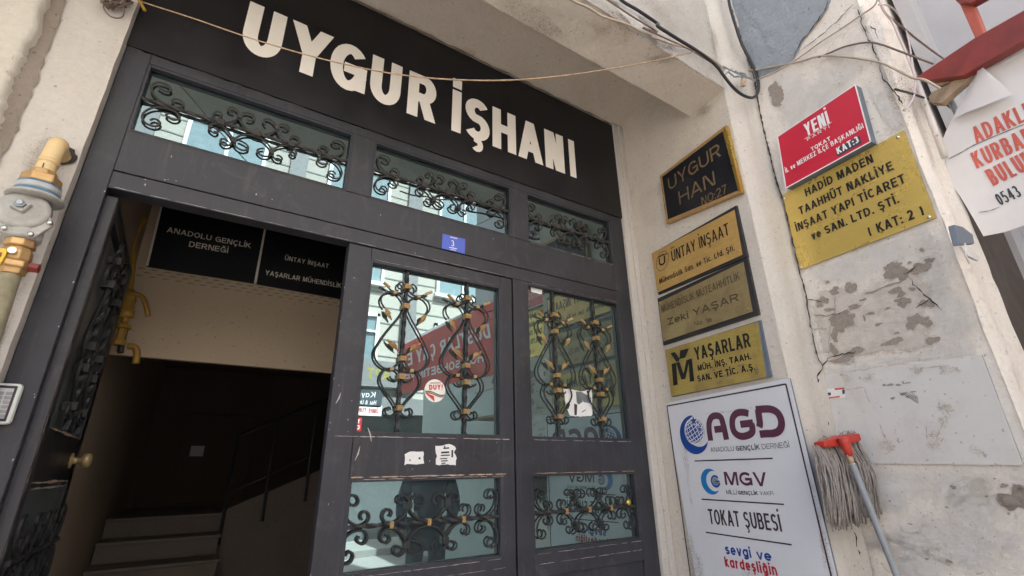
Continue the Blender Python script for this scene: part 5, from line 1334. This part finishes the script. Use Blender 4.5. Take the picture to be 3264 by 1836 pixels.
# yellow gas pipe in the hall
P = PY(1.02)
YP = thing('yellow_gas_pipe', 'yellow painted gas pipe and valve in the hall behind the open door leaf', 'gas pipe', P.hit(*c4(950,1050)))
obj('pipe', MB().tube(catmull([P.hit(*c4(*p)) for p in ((1060,200),(1040,330),(1000,480),(985,640),(975,760),(962,860),(950,980),(925,1100))], 4), .016, 10), 'yellow_pipe', YP, smooth=True)
obj('valve_body', MB().lathe(P.hit(*c4(968,850)), P.hit(*c4(930,1080))-P.hit(*c4(968,850)), [(0,.022),(.02,.030),(.06,.034),(.10,.026),(.12,.036),(.15,.036),(.155,.02)], 14), 'yellow_pipe', YP, smooth=True)
Pf = PY(.985); hp = [Pf.hit(*c4(*p)) for p in ((960,880),(1010,880),(1060,905),(1085,960),(1105,1045))]
obj('lever', MB().tube(catmull(hp, 4), .012, 8), 'yellow_pipe', YP, smooth=True)
obj('union', MB().lathe(P.hit(*c4(925,1110)), (0,0,-1), [(0,.034),(.02,.036),(.024,.022),(.08,.022),(.085,.03),(.11,.03)], 8), 'yellow_pipe', YP)
obj('branch', MB().tube(catmull([P.hit(*c4(*p)) for p in ((930,1150),(910,1230),(895,1300))], 4)+[P.hit(*c4(900,1320))], .014, 8), 'iron_dark', YP)
obj('branch', MB().tube(catmull([P.hit(*c4(*p)) for p in ((950,1270),(1000,1275),(1020,1320),(1010,1400))], 4), .016, 8), 'yellow_pipe', YP, smooth=True)
obj('junction_box', MB().slab([P.hit(*c4(*p)) for p in ((1010,300),(1095,310),(1070,375),(1000,360))], NY, .05), 'yellow_pipe', YP, bevel=.006)

# ------------------------------------------------------------------ mop
P = PN.off(.062)
def zm(x, y): return (2580+x/2.865, 1330+y/2.865)
hL, hR = PY(-1.035).hit(*zm(140,232)), PN.off(.060).hit(*zm(470,172))
MP = thing('mop', 'grey string mop with a red plastic head leaning upside down on the wall', 'mop', (hL+hR)/2)
t = (hR-hL).normalized(); NM = Vector((t.y,-t.x,0)).normalized()
if NM.dot(CAM-hL) < 0: NM = -NM
PMp = Plane(hL, NM); upv = NM.cross(t); upv = -upv if upv.z < 0 else upv
mb = MB(); L = (hR-hL).length
prof = [(-.02,.010),(0,.020),(.15,.026),(.5,.028),(.85,.026),(1,.020),(1.02,.010)]
rings = []
mb.slab([hL+upv*.004, hL-upv*.018, (hL+hR)/2-upv*.026, hR-upv*.018, hR+upv*.012, (hL+hR)/2+upv*.016], NM, .048)
obj('head', mb, 'mop_red', MP, bevel=.006)

Ph = PMp.off(.022); s0 = Ph.hit(*zm(322,235)); s1 = Ph.hit(*zm(340,300)); s2 = PN.off(.11).hit(*zm(800,1449))
dirp = (s2-s1).normalized()
obj('socket', MB().lathe(s0-dirp*.02, dirp, [(0,.020),(.02,.0195),(.05,.017),(.07,.016)], 16), 'mop_red', MP, smooth=True)
end = s1 + dirp*((s1.z-.01)/-dirp.z)
obj('pole_tip', MB().tube([s1-dirp*.02, s1+dirp*.07], .0105, 14), 'cable_white', MP, smooth=True)
obj('pole_wear', MB().tube([s1+dirp*.018, s1+dirp*.05], .0110, 10), 'rust', MP, smooth=True)
obj('handle', MB().tube([s1+dirp*.055, end], .0125, 16), 'mop_pole', MP, smooth=True)
rnd = random.Random(12); mb = MB()
for i in range(330):
    u = rnd.random(); lay = rnd.random()
    p = hL.lerp(hR, u*1.16-.08) + NM*(-.056+.034*lay) - upv*rnd.uniform(.006,.020)
    ln = rnd.uniform(.23,.325)*(1-.10*abs(u-.5)); sp = (u-.5)*.05; pts = []; a1, a2 = rnd.uniform(0,6.28), rnd.uniform(0,6.28)
    am = rnd.uniform(.002,.008); 
    for k in range(10):
        f = k/9
        side = t*(sp*math.sin(f*1.6)+am*math.sin(a1+f*rnd.uniform(6,8))+ .004*math.sin(a2+f*13)); outw = NM*min(1,f*4)*(.022*math.sin(f*3)*lay + .004*math.sin(a2+f*9))
        q_ = p + Vector((0,0,-ln*f)) + side + outw
        d_ = (q_-PN.o).dot(NR)
        if d_ < .006: q_ += NR*(.006-d_)
        if q_.x < 2.49 and q_.y > -.995: q_.y = -.995
        pts.append(q_)
    mb.tube(pts, rnd.uniform(.0022,.0032), 5)
for i in range(9):
    u = rnd.random(); p = hL.lerp(hR, u) + NM*rnd.uniform(-.04,.0)+upv*.008; pts = [p + Vector((rnd.uniform(-.01,.01),rnd.uniform(-.012,.012),.006*k)) for k in range(4)]; mb.tube(pts, .002, 4)
obj('strings', mb, 'mop_string', MP, smooth=True)

# ------------------------------------------------------------------ cables
def cable(name, label, pts, r, mat, group=None, n=6, cat='cable'):
    c = sum(pts, Vector())/len(pts)
    return tag(obj(name, MB().tube(catmull(pts, n), r, 7), mat, None, smooth=True, loc=c), label, cat, group)
PU = PY(-.935)
PLp = PY(-1.0)
CG = 'loose cables strung over the walls above the signs'
cable('black_cable', 'thick black cable drooping in a loop at the corner right of the beam', [PU.hit(*c2(*p)) for p in ((2180,-120),(2290,0),(2420,80),(2560,175))]+[PLp.hit(*c3(*p)) for p in ((200,172),(330,255),(440,322),(530,385),(590,440),(625,490),(680,560),(740,612),(800,635),(838,618),(852,575),(845,510),(820,440),(790,380),(740,280),(700,160),(665,40),(650,-60))], .0085, 'black_rubber', CG)
cable('brown_cable', 'thin brown cable running beside the thick black cable over the beam', [PU.hit(*c2(*p)) for p in ((2080,-80),(2220,20),(2370,120),(2560,240))]+[PU.hit(*c3(*p)) for p in ((100,180),(250,250),(400,320),(520,390),(600,440))], .0045, 'cable_brown', CG)
cable('beige_cable', 'pale beige cable along the front edge of the beam', [PY(-.92).hit(*c2(*p)) for p in ((1780,-90),(1920,0),(2050,60),(2160,125),(2330,180),(2440,235),(2571,290))]+[PY(-.93).hit(*c3(*p)) for p in ((160,240),(300,290),(430,320),(540,380),(620,440))], .006, 'cable_beige', CG)
rp = [(452,6),(620,60),(800,122),(1000,181),(1200,226),(1350,247),(1500,256),(1640,255),(1780,243),(1930,222),(2090,193),(2215,165)]
cable('frayed_line', 'thin frayed tan line sagging across the front of the big black name board', [PY(-.09-.89*min(1, i/6.5)).hit(*p) for i, p in enumerate(rp)], .0026, 'rope', None, 6, 'line')
PW = PN.off(.02)
cable('beige_cable', 'pale twin cable from the corner clamp past the grey cement patch to the red beam', [PU.hit(*c3(610,440))]+[PW.hit(*c3(*p)) for p in ((700,450),(830,455),(960,430),(1120,400),(1240,365),(1380,365),(1500,380),(1640,405),(1760,460),(1850,505),(1930,520),(2030,575))], .0055, 'cable_beige', CG)
cable('brown_cable', 'brown cable arching from the pale twin cable over the red sign', [PW.hit(*c3(*p)) for p in ((1240,372),(1310,345),(1420,300),(1560,275),(1650,290),(1760,330),(1880,375),(1985,415))], .0045, 'cable_brown', CG)
cable('grey_cable', 'thin grey cable slanting up across the grey cement patch', [PW.hit(*c3(*p)) for p in ((850,515),(960,470),(1100,385),(1260,270),(1400,180),(1500,110),(1600,40),(1635,-30))], .004, 'cable_beige', CG)
PE_ = PY(-1.64)
cable('pink_cable', 'pinkish white cable hanging down the outer corner of the patched wall', [PE_.hit(*c3(*p)) for p in ((1625,-40),(1660,60),(1720,140),(1760,230),(1800,320),(1840,420),(1865,490),(1868,560),(1850,650),(1800,715))], .0055, 'cable_pink', CG)
cable('pink_cable', 'looped pale cable beside the hanging pinkish one at the outer wall corner', [PE_.hit(*c3(*p)) for p in ((1630,30),(1690,35),(1750,80),(1800,170),(1830,280),(1850,400),(1868,500))], .0038, 'cable_pink', CG)
cable('brown_cable', 'dark cable running down from the outer corner to the red steel beam', [PE_.hit(*c3(*p)) for p in ((1700,110),(1790,180),(1900,270),(2050,380))], .005, 'cable_brown', CG)
cable('black_cable', 'black cable trailing below the timber batten towards the banner', [PE_.hit(*c3(*p)) for p in ((1740,580),(1850,610),(1940,640),(2040,665),(2100,700),(2140,740))], .005, 'black_rubber', CG)
JB = thing('cable_clamp', 'rusty cable clamp and wire ends on the corner beside the black cable loop', 'cable clamp', PU.hit(*c3(720,480)))
PJ = PY(-1.0)
obj('clamp', MB().slab([PJ.hit(*c3(*p)) for p in ((755,490),(780,495),(772,555),(750,550))], NY, .02), 'rust', JB, bevel=.003)
for pts in (((620,430),(700,470),(830,520)),((640,480),(680,445)),((660,470),(700,500),(720,480),(700,460)),((700,470),(760,480),(780,510)),((830,515),(870,505)),((690,500),(760,500),(840,530))):
    obj('wire', MB().tube(catmull([PJ.hit(*c3(*p)) for p in pts], 5), .004, 6), 'steel', JB)
WB = thing('wire_tangle', 'brown tangle of wire with a hanging loop at the top of the left wall', 'wire', PY(-.09).hit(*c1(860,30)))
PT = PY(-.09); rnd = random.Random(8)
for k in range(9):
    pts = [PT.hit(*c1(860+rnd.uniform(-110,110), rnd.uniform(-60,50))) + NY*rnd.uniform(-.02,.03) for _ in range(7)]; obj('wire', MB().tube(catmull(pts, 5), .005, 6), 'cable_brown', WB)
obj('wire', MB().tube(catmull([PT.hit(*c1(*p)) for p in ((790,20),(770,45),(785,85),(820,120),(870,135),(910,125),(922,90),(920,40))], 5), .003, 6), 'cable_brown', WB)
obj('clamp', MB().tube([PT.hit(*c1(1020,-20)), PT.hit(*c1(1050,25)), PT.hit(*c1(1080,80))], .006, 6), 'yellow_pipe', WB)
WBX = thing('broken_switch', 'small broken grey switch box dangling on the outer corner beside the brass sheet', 'switch box', PY(-1.63).hit(*c3b(2190,310)))
P = PY(-1.635)
obj('box', MB().slab([P.hit(*c3b(*p)) for p in ((2125,235),(2180,250),(2245,300),(2255,360),(2160,365))], NY, .02), 'grey_edge', WBX, bevel=.003)
obj('plate', MB().slab([P.hit(*c3b(*p)) for p in ((2170,375),(2210,370),(2290,450),(2280,470),(2215,440))], NY, .008), 'pale', WBX)
obj('wire', MB().tube(catmull([P.hit(*c3b(*p)) for p in ((2190,360),(2200,400),(2195,430),(2225,490))], 4), .004, 6), 'cable_white', WBX)

# ------------------------------------------------------------------ banner, steel and timber at the shop
PB = Plane((2.62,-1.64,0), NR)
BN = thing('banner', 'white vinyl banner with red and black capitals and a folded corner', 'banner', PB.hit(*c3(2300,800)))
pts = [rg(2205,556),rg(2110,720),rg(1970,1000),rg(1905,1130),rg(1885,1190),rg(1895,1245),c3b(2080,-65),c3b(2160,50),c3b(2250,200),c3b(2312,312),c3b(2450,285),c3b(2620,225),c3b(2900,110),c3b(3100,-600),c3(3100,-60),c3(2700,110),rg(2480,420)]
q = [PB.hit(*p) for p in pts]; mb = MB().slab(densify(q, .05), NR, .0015)
obj('sheet', mb, 'cloth', BN)
PF = PB.off(.045); f0 = [PF.hit(*rg(*p)) for p in ((2205,553),(2300,640),(2400,730),(2478,806))]; f1 = [PB.off(.02).hit(*rg(*p)) for p in ((2205,556),(2110,735),(2040,880),(1968,1022))]
fm = [PB.off(.03).hit(*rg(*p)) for p in ((2205,556),(2240,740),(2280,850),(2230,915))]
mb = MB()
for i in range(4): mb.v += [f1[i], f1[i].lerp(fm[i], .5)+NR*.018, fm[i]+NR*.012, fm[i].lerp(f0[i], .5)+NR*.01, f0[i]]
for i in range(3):
    for k in range(4): a = i*5+k; mb.f.append((a, a+1, a+6, a+5))
obj('folded_flap', mb, 'cloth', BN, smooth=True)
PT2 = PB.off(.001)
write(BN, PT2, 'ADAKLIK', c3(2266,932), c3(2592,786), c3(2252,822), 'cloth_red', .2, .001, fit='ADAKL')
write(BN, PT2, 'KURBAN', c3(2270,1097), c3(2588,958), c3(2228,995), 'cloth_red', .2, .001, fit='KURBA')
write(BN, PT2, 'BULUNUR', c3(2378,1210), c3(2598,1108), c3(2336,1102), 'cloth_red', .2, .001, fit='BULU')
write(BN, PT2, '0543', c3(2424,1336), c3(2566,1272), c3(2404,1258), 'cloth_black', .16, .001)
obj('crease', strip(catmull([PT2.hit(*c3(*p)) for p in ((2085,1035),(2180,985),(2250,945),(2400,880),(2600,800))], 5), NR, .004, .002, .4, 3), 'paper_grey', BN)  # shade of the crease drawn as a grey strip on the flat sheet
obj('crease', strip(catmull([PT2.hit(*c3(*p)) for p in ((2280,1380),(2350,1370),(2420,1345))], 5), NR, .003, .002, .4, 3), 'paper_grey', BN)  # lower fold line, its shade put in as grey colour
PSt = Plane((2.60,-1.64,0), NR).off(.05)
RB = thing('red_steel_frame', 'dark red steel beam with an orange post carrying the shop awning', 'steel frame', PSt.hit(*rg(2100,480)))
mb = MB(); mb.slab([PSt.hit(*rg(*p)) for p in ((1650,660),(2150,325),(2620,60),(2660,300),(2050,645),(1740,690))], NR, .05)
obj('beam', mb, 'red_steel', RB, bevel=.003)
PS2 = PSt.off(-.16)
obj('post', MB().slab([PS2.hit(*rg(*p)) for p in ((1985,-60),(2100,-60),(2240,290),(2160,330))], NR, .05), 'orange_steel', RB, bevel=.004)
obj('crossbar', MB().slab([PS2.off(.03).hit(*rg(*p)) for p in ((1960,-40),(2250,-40),(2130,28),(2000,12))], NR, .05), 'red_steel', RB, bevel=.004)
PTm = PB.off(.03)
TM = thing('timber_batten', 'weathered timber batten holding the top of the white banner', 'timber', PTm.hit(*rg(1950,720)))
obj('batten', MB().slab([PTm.hit(*rg(*p)) for p in ((1745,850),(1790,780),(1900,730),(2210,545),(2215,580),(1990,770),(1870,880),(1790,880))], NR, .045), 'timber', TM, bevel=.004)
obj('block', MB().slab([PTm.hit(*rg(*p)) for p in ((1790,610),(1900,640),(1950,700),(1830,735),(1760,690))], NR, .05), 'timber', TM, bevel=.004)
obj('strut', MB().tube([PB.off(-.05).hit(*rg(1930,810)), PB.off(-.05).hit(*rg(2000,960))], .012, 8), 'steel', TM)
CD = PY(-1.635); a_, b_ = CD.hit(*rg(1660,690)), CD.hit(*rg(1900,1340))
cv = thing('conduit', 'pale plastic conduit running down the outer wall corner beside the banner', 'conduit', (a_+b_)/2)
obj('pipe', MB().tube([a_, b_], .012, 10), 'cable_white', cv, smooth=True)
for f in (.35, .75):
    c = a_.lerp(b_, f); obj('clip', MB().tube([c+Vector((-.03,-.004,0)), c+Vector((.02,-.004,0))], .006, 6), 'cable_white', cv)
# ================================================================== the street behind the photographer, seen in the mirror glass
YO = -9.5
def mv(px, py, y=-YO): 
    p = PY(y).hit(px, py); return Vector((p.x, -p.y, p.z))
OB = thing('opposite_building', 'pale four storey building with grey bands and white windows across the street', 'building', (3, YO, 0))
def rawface(n): return n
PO = Plane((0,YO,0), (0,1,0))
TOP = 10.8
mb = MB(); mb.box((-9,YO-6,3.1),(16,YO,TOP)); obj('wall', mb, 'far_wall', OB)
for z in [3.3+.42*i for i in range(18)]:
    obj('groove_band', MB().box((-9,YO,z),(16,YO+.012,z+.03)), 'far_band', OB) if z < TOP-.2 else None
for x in (-5.4,-2.2,1.0,4.2,7.4,10.6,13.8): obj('pilaster', MB().box((x-.2,YO,3.1),(x+.2,YO+.10,TOP)), 'far_band', OB)
mb = MB(); mb.box((-9,YO,2.7),(16,YO+.25,3.1)); obj('cornice', mb, 'far_band', OB)
mb = MB(); mb.box((-9,YO-6,0),(16,YO-.3,2.7)); obj('shop_front', mb, 'far_dark', OB)
for x in (-6.9,-3.8,-.6,2.6,5.8,9.0,12.2):
    for z in (3.75, 6.05, 8.35):
        wf = MB()
        x0, x1, z1 = x-.85, x+.85, z+1.45
        wf.box((x0,YO+.0,z),(x0+.08,YO+.09,z1)); wf.box((x1-.08,YO,z),(x1,YO+.09,z1)); wf.box((x0,YO,z1-.08),(x1,YO+.09,z1)); wf.box((x0-.06,YO,z-.08),(x1+.06,YO+.14,z+.02)); wf.box((x-.04,YO,z),(x+.04,YO+.085,z1)); wf.box((x0,YO,z+.95),(x1,YO+.085,z+1.0))
        f_ = obj('window', wf, 'far_frame', OB); obj('pane', MB().box((x0+.05,YO+.01,z+.02),(x1-.05,YO+.03,z1-.05)), 'far_glass', f_)
# sign strips on its ground floor
def osign(name, label, x0, x1, z0, z1, face, lines, y=YO+.30):
    T_ = thing(name, label, 'shop sign', ((x0+x1)/2, y, (z0+z1)/2)); obj('panel', MB().box((x0,y-.05,z0),(x1,y,z1)), face, T_)
    for body, a, b, z, h, mt, wt in lines:
        # read from the street: +X runs to the reader's left
        obj('lettering', text_mesh(body, (b,y,z), (a,y,z), h, (0,1,0), wt, .004), mt, T_)
YS = YO+.30
def sx_(p0, p1):                                  # extent of a sign from where its mirror image stands
    a, b = mv(p0[0], p0[1], -YS), mv(p1[0], p1[1], -YS); return min(a.x,b.x), max(a.x,b.x), min(a.z,b.z), max(a.z,b.z)
def osg(label, p0, p1, face, rows):
    x0, x1, z0, z1 = sx_(p0, p1); w_, h_ = x1-x0, z1-z0
    osign('shop_sign', label, x0, x1, z0, z1, face, [(t, x0+w_*a, x0+w_*b, z0+h_*v, h_*hh, mt, wt) for t, a, b, v, hh, mt, wt in rows])
osg('dark band with yellow capitals over the shops across the street', (1120,1225), (1330,1160), 'far_band', [('APT', .22, .58, .28, .42, 'far_yellow', .24)])
osg('navy sign with white lettering across the street', (1100,1290), (1222,1244), 'slate_print', [('Kaya', .30, .80, .55, .32, 'white_print', .16), ('Hac & Umre', .25, .85, .14, .24, 'white_print', .16)])
osg('white sign strip with red capitals across the street', (1100,1320), (1222,1292), 'white_print', [('ÜMRE TURU', .3, .9, .3, .42, 'red_print', .2)])
osg('small red sign with white capitals across the street', (1090,1372), (1158,1330), 'red_print', [('TOKAT', .1, .9, .56, .28, 'white_print', .2), ('DİREK', .1, .9, .14, .28, 'white_print', .2)])
# red awning of the tea house, slung across the pavement on the far right
x_ = 3.9
a = mv(*dd(1005,870), 4.6); b = mv(*dd(1258,752), 2.9)
b2 = mv(*dd(1258,938), 2.9); a2 = mv(*dd(1005,992), 4.6)
AW = thing('tea_house_awning', 'red awning with white capitals reflected in the door glass', 'awning', (a+b2)/2)
nA = (b-a).cross(a2-a).normalized(); nA = nA if nA.x < 0 else -nA
obj('cloth', MB().slab([a,b,b2,a2], nA, .02), 'far_red', AW)
up_ = Vector((0,0,1)); top2 = [a+up_*.0, b, b+Vector((.5,0,.35)), a+Vector((.5,0,.35))]
obj('top_cloth', MB().slab(top2, (0,0,1), .02), 'far_band', AW)
for body, u0, u1, v, h in (('DOSTLAR ÇAY EVİ', .04, .96, .50, .22), ('HOŞ SOHBETİN YERİ', .10, .96, .20, .13)):
    fr = lambda u: (a2.lerp(b2, u)).lerp(a.lerp(b, u), v)
    obj('lettering', text_mesh(body, fr(1-u0), fr(1-u1), h*(a-a2).length*1.2, nA, .2, .05), 'white_print', AW)
bk = thing('tea_house', 'teal fronted tea house beside the red awning', 'building', (6, -5, 0))
obj('wall', MB().box((3.9,-7.4,0),(9,-3.1,3.2)), 'teal_wall', bk)
obj('upper_wall', MB().box((4.2,-7.4,3.2),(9,-3.4,4.2)), 'far_band', bk)
# bollards and a passer-by on the pavement
bo = thing('bollard', 'dark street bollard on the pavement reflected in the lower door glass', 'bollard', (.95, -2.72, 0), 'bollards along the pavement edge')
obj('post', MB().lathe((.95,-2.72,0), (0,0,1), [(0,.085),(.05,.085),(.06,.062),(.62,.055),(.64,.070),(.68,.070),(.70,.055),(.80,.050),(.84,.02)], 18), 'iron', bo, smooth=True)
def person(x, y, face_ang):
    root = thing('person', 'person standing in a navy jacket and dark jeans on the pavement', 'person', (x, y, 0))
    H = 1.72; k = H/7.5
    V = {'pel':(0,0,.93),'sp':(0,.01,1.12),'ch':(0,.0,1.32),'nk':(0,.0,1.47),'hd0':(0,-.01,1.55),'hd1':(0,-.015,1.66),
         'sL':(.19,0,1.40),'eL':(.26,.02,1.12),'wL':(.24,-.08,.88),'sR':(-.19,0,1.40),'eR':(-.27,.02,1.13),'wR':(-.20,-.14,.92),
         'hL':(.10,0,.88),'kL':(.12,-.03,.50),'aL':(.13,.02,.09),'tL':(.15,-.15,.04),'hR':(-.10,0,.88),'kR':(-.11,-.01,.50),'aR':(-.13,.04,.09),'tR':(-.16,-.13,.04)}
    Rr = {'pel':.15,'sp':.15,'ch':.17,'nk':.058,'hd0':.075,'hd1':.085,'sL':.078,'eL':.056,'wL':.036,'sR':.078,'eR':.056,'wR':.036,'hL':.10,'kL':.068,'aL':.048,'tL':.038,'hR':.10,'kR':.068,'aR':.048,'tR':.038}
    E_ = [('pel','sp'),('sp','ch'),('ch','nk'),('nk','hd0'),('hd0','hd1'),('ch','sL'),('sL','eL'),('eL','wL'),('ch','sR'),('sR','eR'),('eR','wR'),('pel','hL'),('hL','kL'),('kL','aL'),('aL','tL'),('pel','hR'),('hR','kR'),('kR','aR'),('aR','tR')]
    rot = Matrix.Rotation(face_ang, 4, 'Z')
    for s in (1, -1):                      # five fingers and a thumb on each hand
        sd = 'L' if s > 0 else 'R'; w_ = Vector(V['w'+sd]); e_ = Vector(V['e'+sd]); dv = (w_-e_).normalized()
        V['p'+sd] = tuple(w_+dv*.07); Rr['p'+sd] = .034; E_.append(('w'+sd,'p'+sd))
    def skin(name, keys, grow, mat):
        idx = {n: i for i, n in enumerate(keys)}; es = [(idx[a], idx[b]) for a, b in E_ if a in idx and b in idx]
        me = bpy.data.meshes.new(name); me.from_pydata([rot @ Vector(V[n]) for n in keys], es, [])
        o = bpy.data.objects.new(name, me); COL.objects.link(o); o.parent = root
        md = o.modifiers.new('skin', 'SKIN'); md.use_smooth_shade = True
        for n, i in idx.items():
            r_ = Rr[n]*grow; me.skin_vertices[0].data[i].radius = (r_*(.82 if n in ('pel','sp','ch') else 1), r_)
        me.skin_vertices[0].data[0].use_root = True
        o.modifiers.new('sub', 'SUBSURF').render_levels = 2; o.modifiers[-1].levels = 1
        me.materials.append(M[mat]); return o
    skin('body', list(V), 1.0, 'skin')
    skin('jacket', ['pel','sp','ch','sL','eL','wL','sR','eR','wR'], 1.22, 'jacket')
    skin('jeans', ['pel','hL','kL','aL','hR','kR','aR'], 1.16, 'jeans')
    for s in (1, -1):
        sd = 'L' if s > 0 else 'R'; p0 = Vector(V['p'+sd]); dv = (p0-Vector(V['w'+sd])).normalized(); sv = dv.cross(Vector((1,0,0))).normalized()
        fm_ = MB()
        for f in range(4):
            b0 = p0 + sv*(.030-.020*f) + dv*.012; ln = (.070,.080,.075,.060)[f]
            fm_.tube([rot@(b0+root.location*0), rot@(b0+dv*ln*.5+Vector((-s*.004,0,0))), rot@(b0+dv*ln+Vector((-s*.02,0,0)))], .0085, 8, taper=lambda t: 1-.25*t)
        tb = Vector(V['w'+sd])+dv*.03+sv*.025; fm_.tube([rot@tb, rot@(tb+sv*.025+dv*.03), rot@(tb+sv*.028+dv*.06)], .010, 8, taper=lambda t: 1-.25*t)
        fm_.v = [v+root.location for v in fm_.v]; obj('hand_fingers', fm_, 'skin', root, smooth=True)
    hm = MB(); c = rot @ Vector((0,.012,1.665)); hm.lathe(c+root.location, (0,0,1), [(-.06,.085),(-.02,.102),(.03,.100),(.07,.07),(.09,.02)], 18); obj('hair', hm, 'hair', root, smooth=True)
    fm_ = MB()
    for s in (1, -1):
        fm_.lathe(rot@Vector((s*.032,-.092,1.645))+root.location, rot@Vector((0,-1,0)), [(0,.012),(.006,.008)], 8)
    obj('eyes', fm_, 'white_print', root)
    fm_ = MB(); fm_.tube([rot@Vector((0,-.09,1.65))+root.location, rot@Vector((0,-.118,1.605))+root.location], .012, 8); fm_.tube([rot@Vector((-.022,-.090,1.575))+root.location, rot@Vector((.022,-.090,1.575))+root.location], .006, 6)
    for s in (1, -1): fm_.lathe(rot@Vector((s*.088,0,1.63))+root.location, rot@Vector((s,0,0)), [(0,.028),(.014,.022)], 10)
    obj('face_features', fm_, 'skin', root, smooth=True)
    return root
person(2.1, -2.75, R(200))
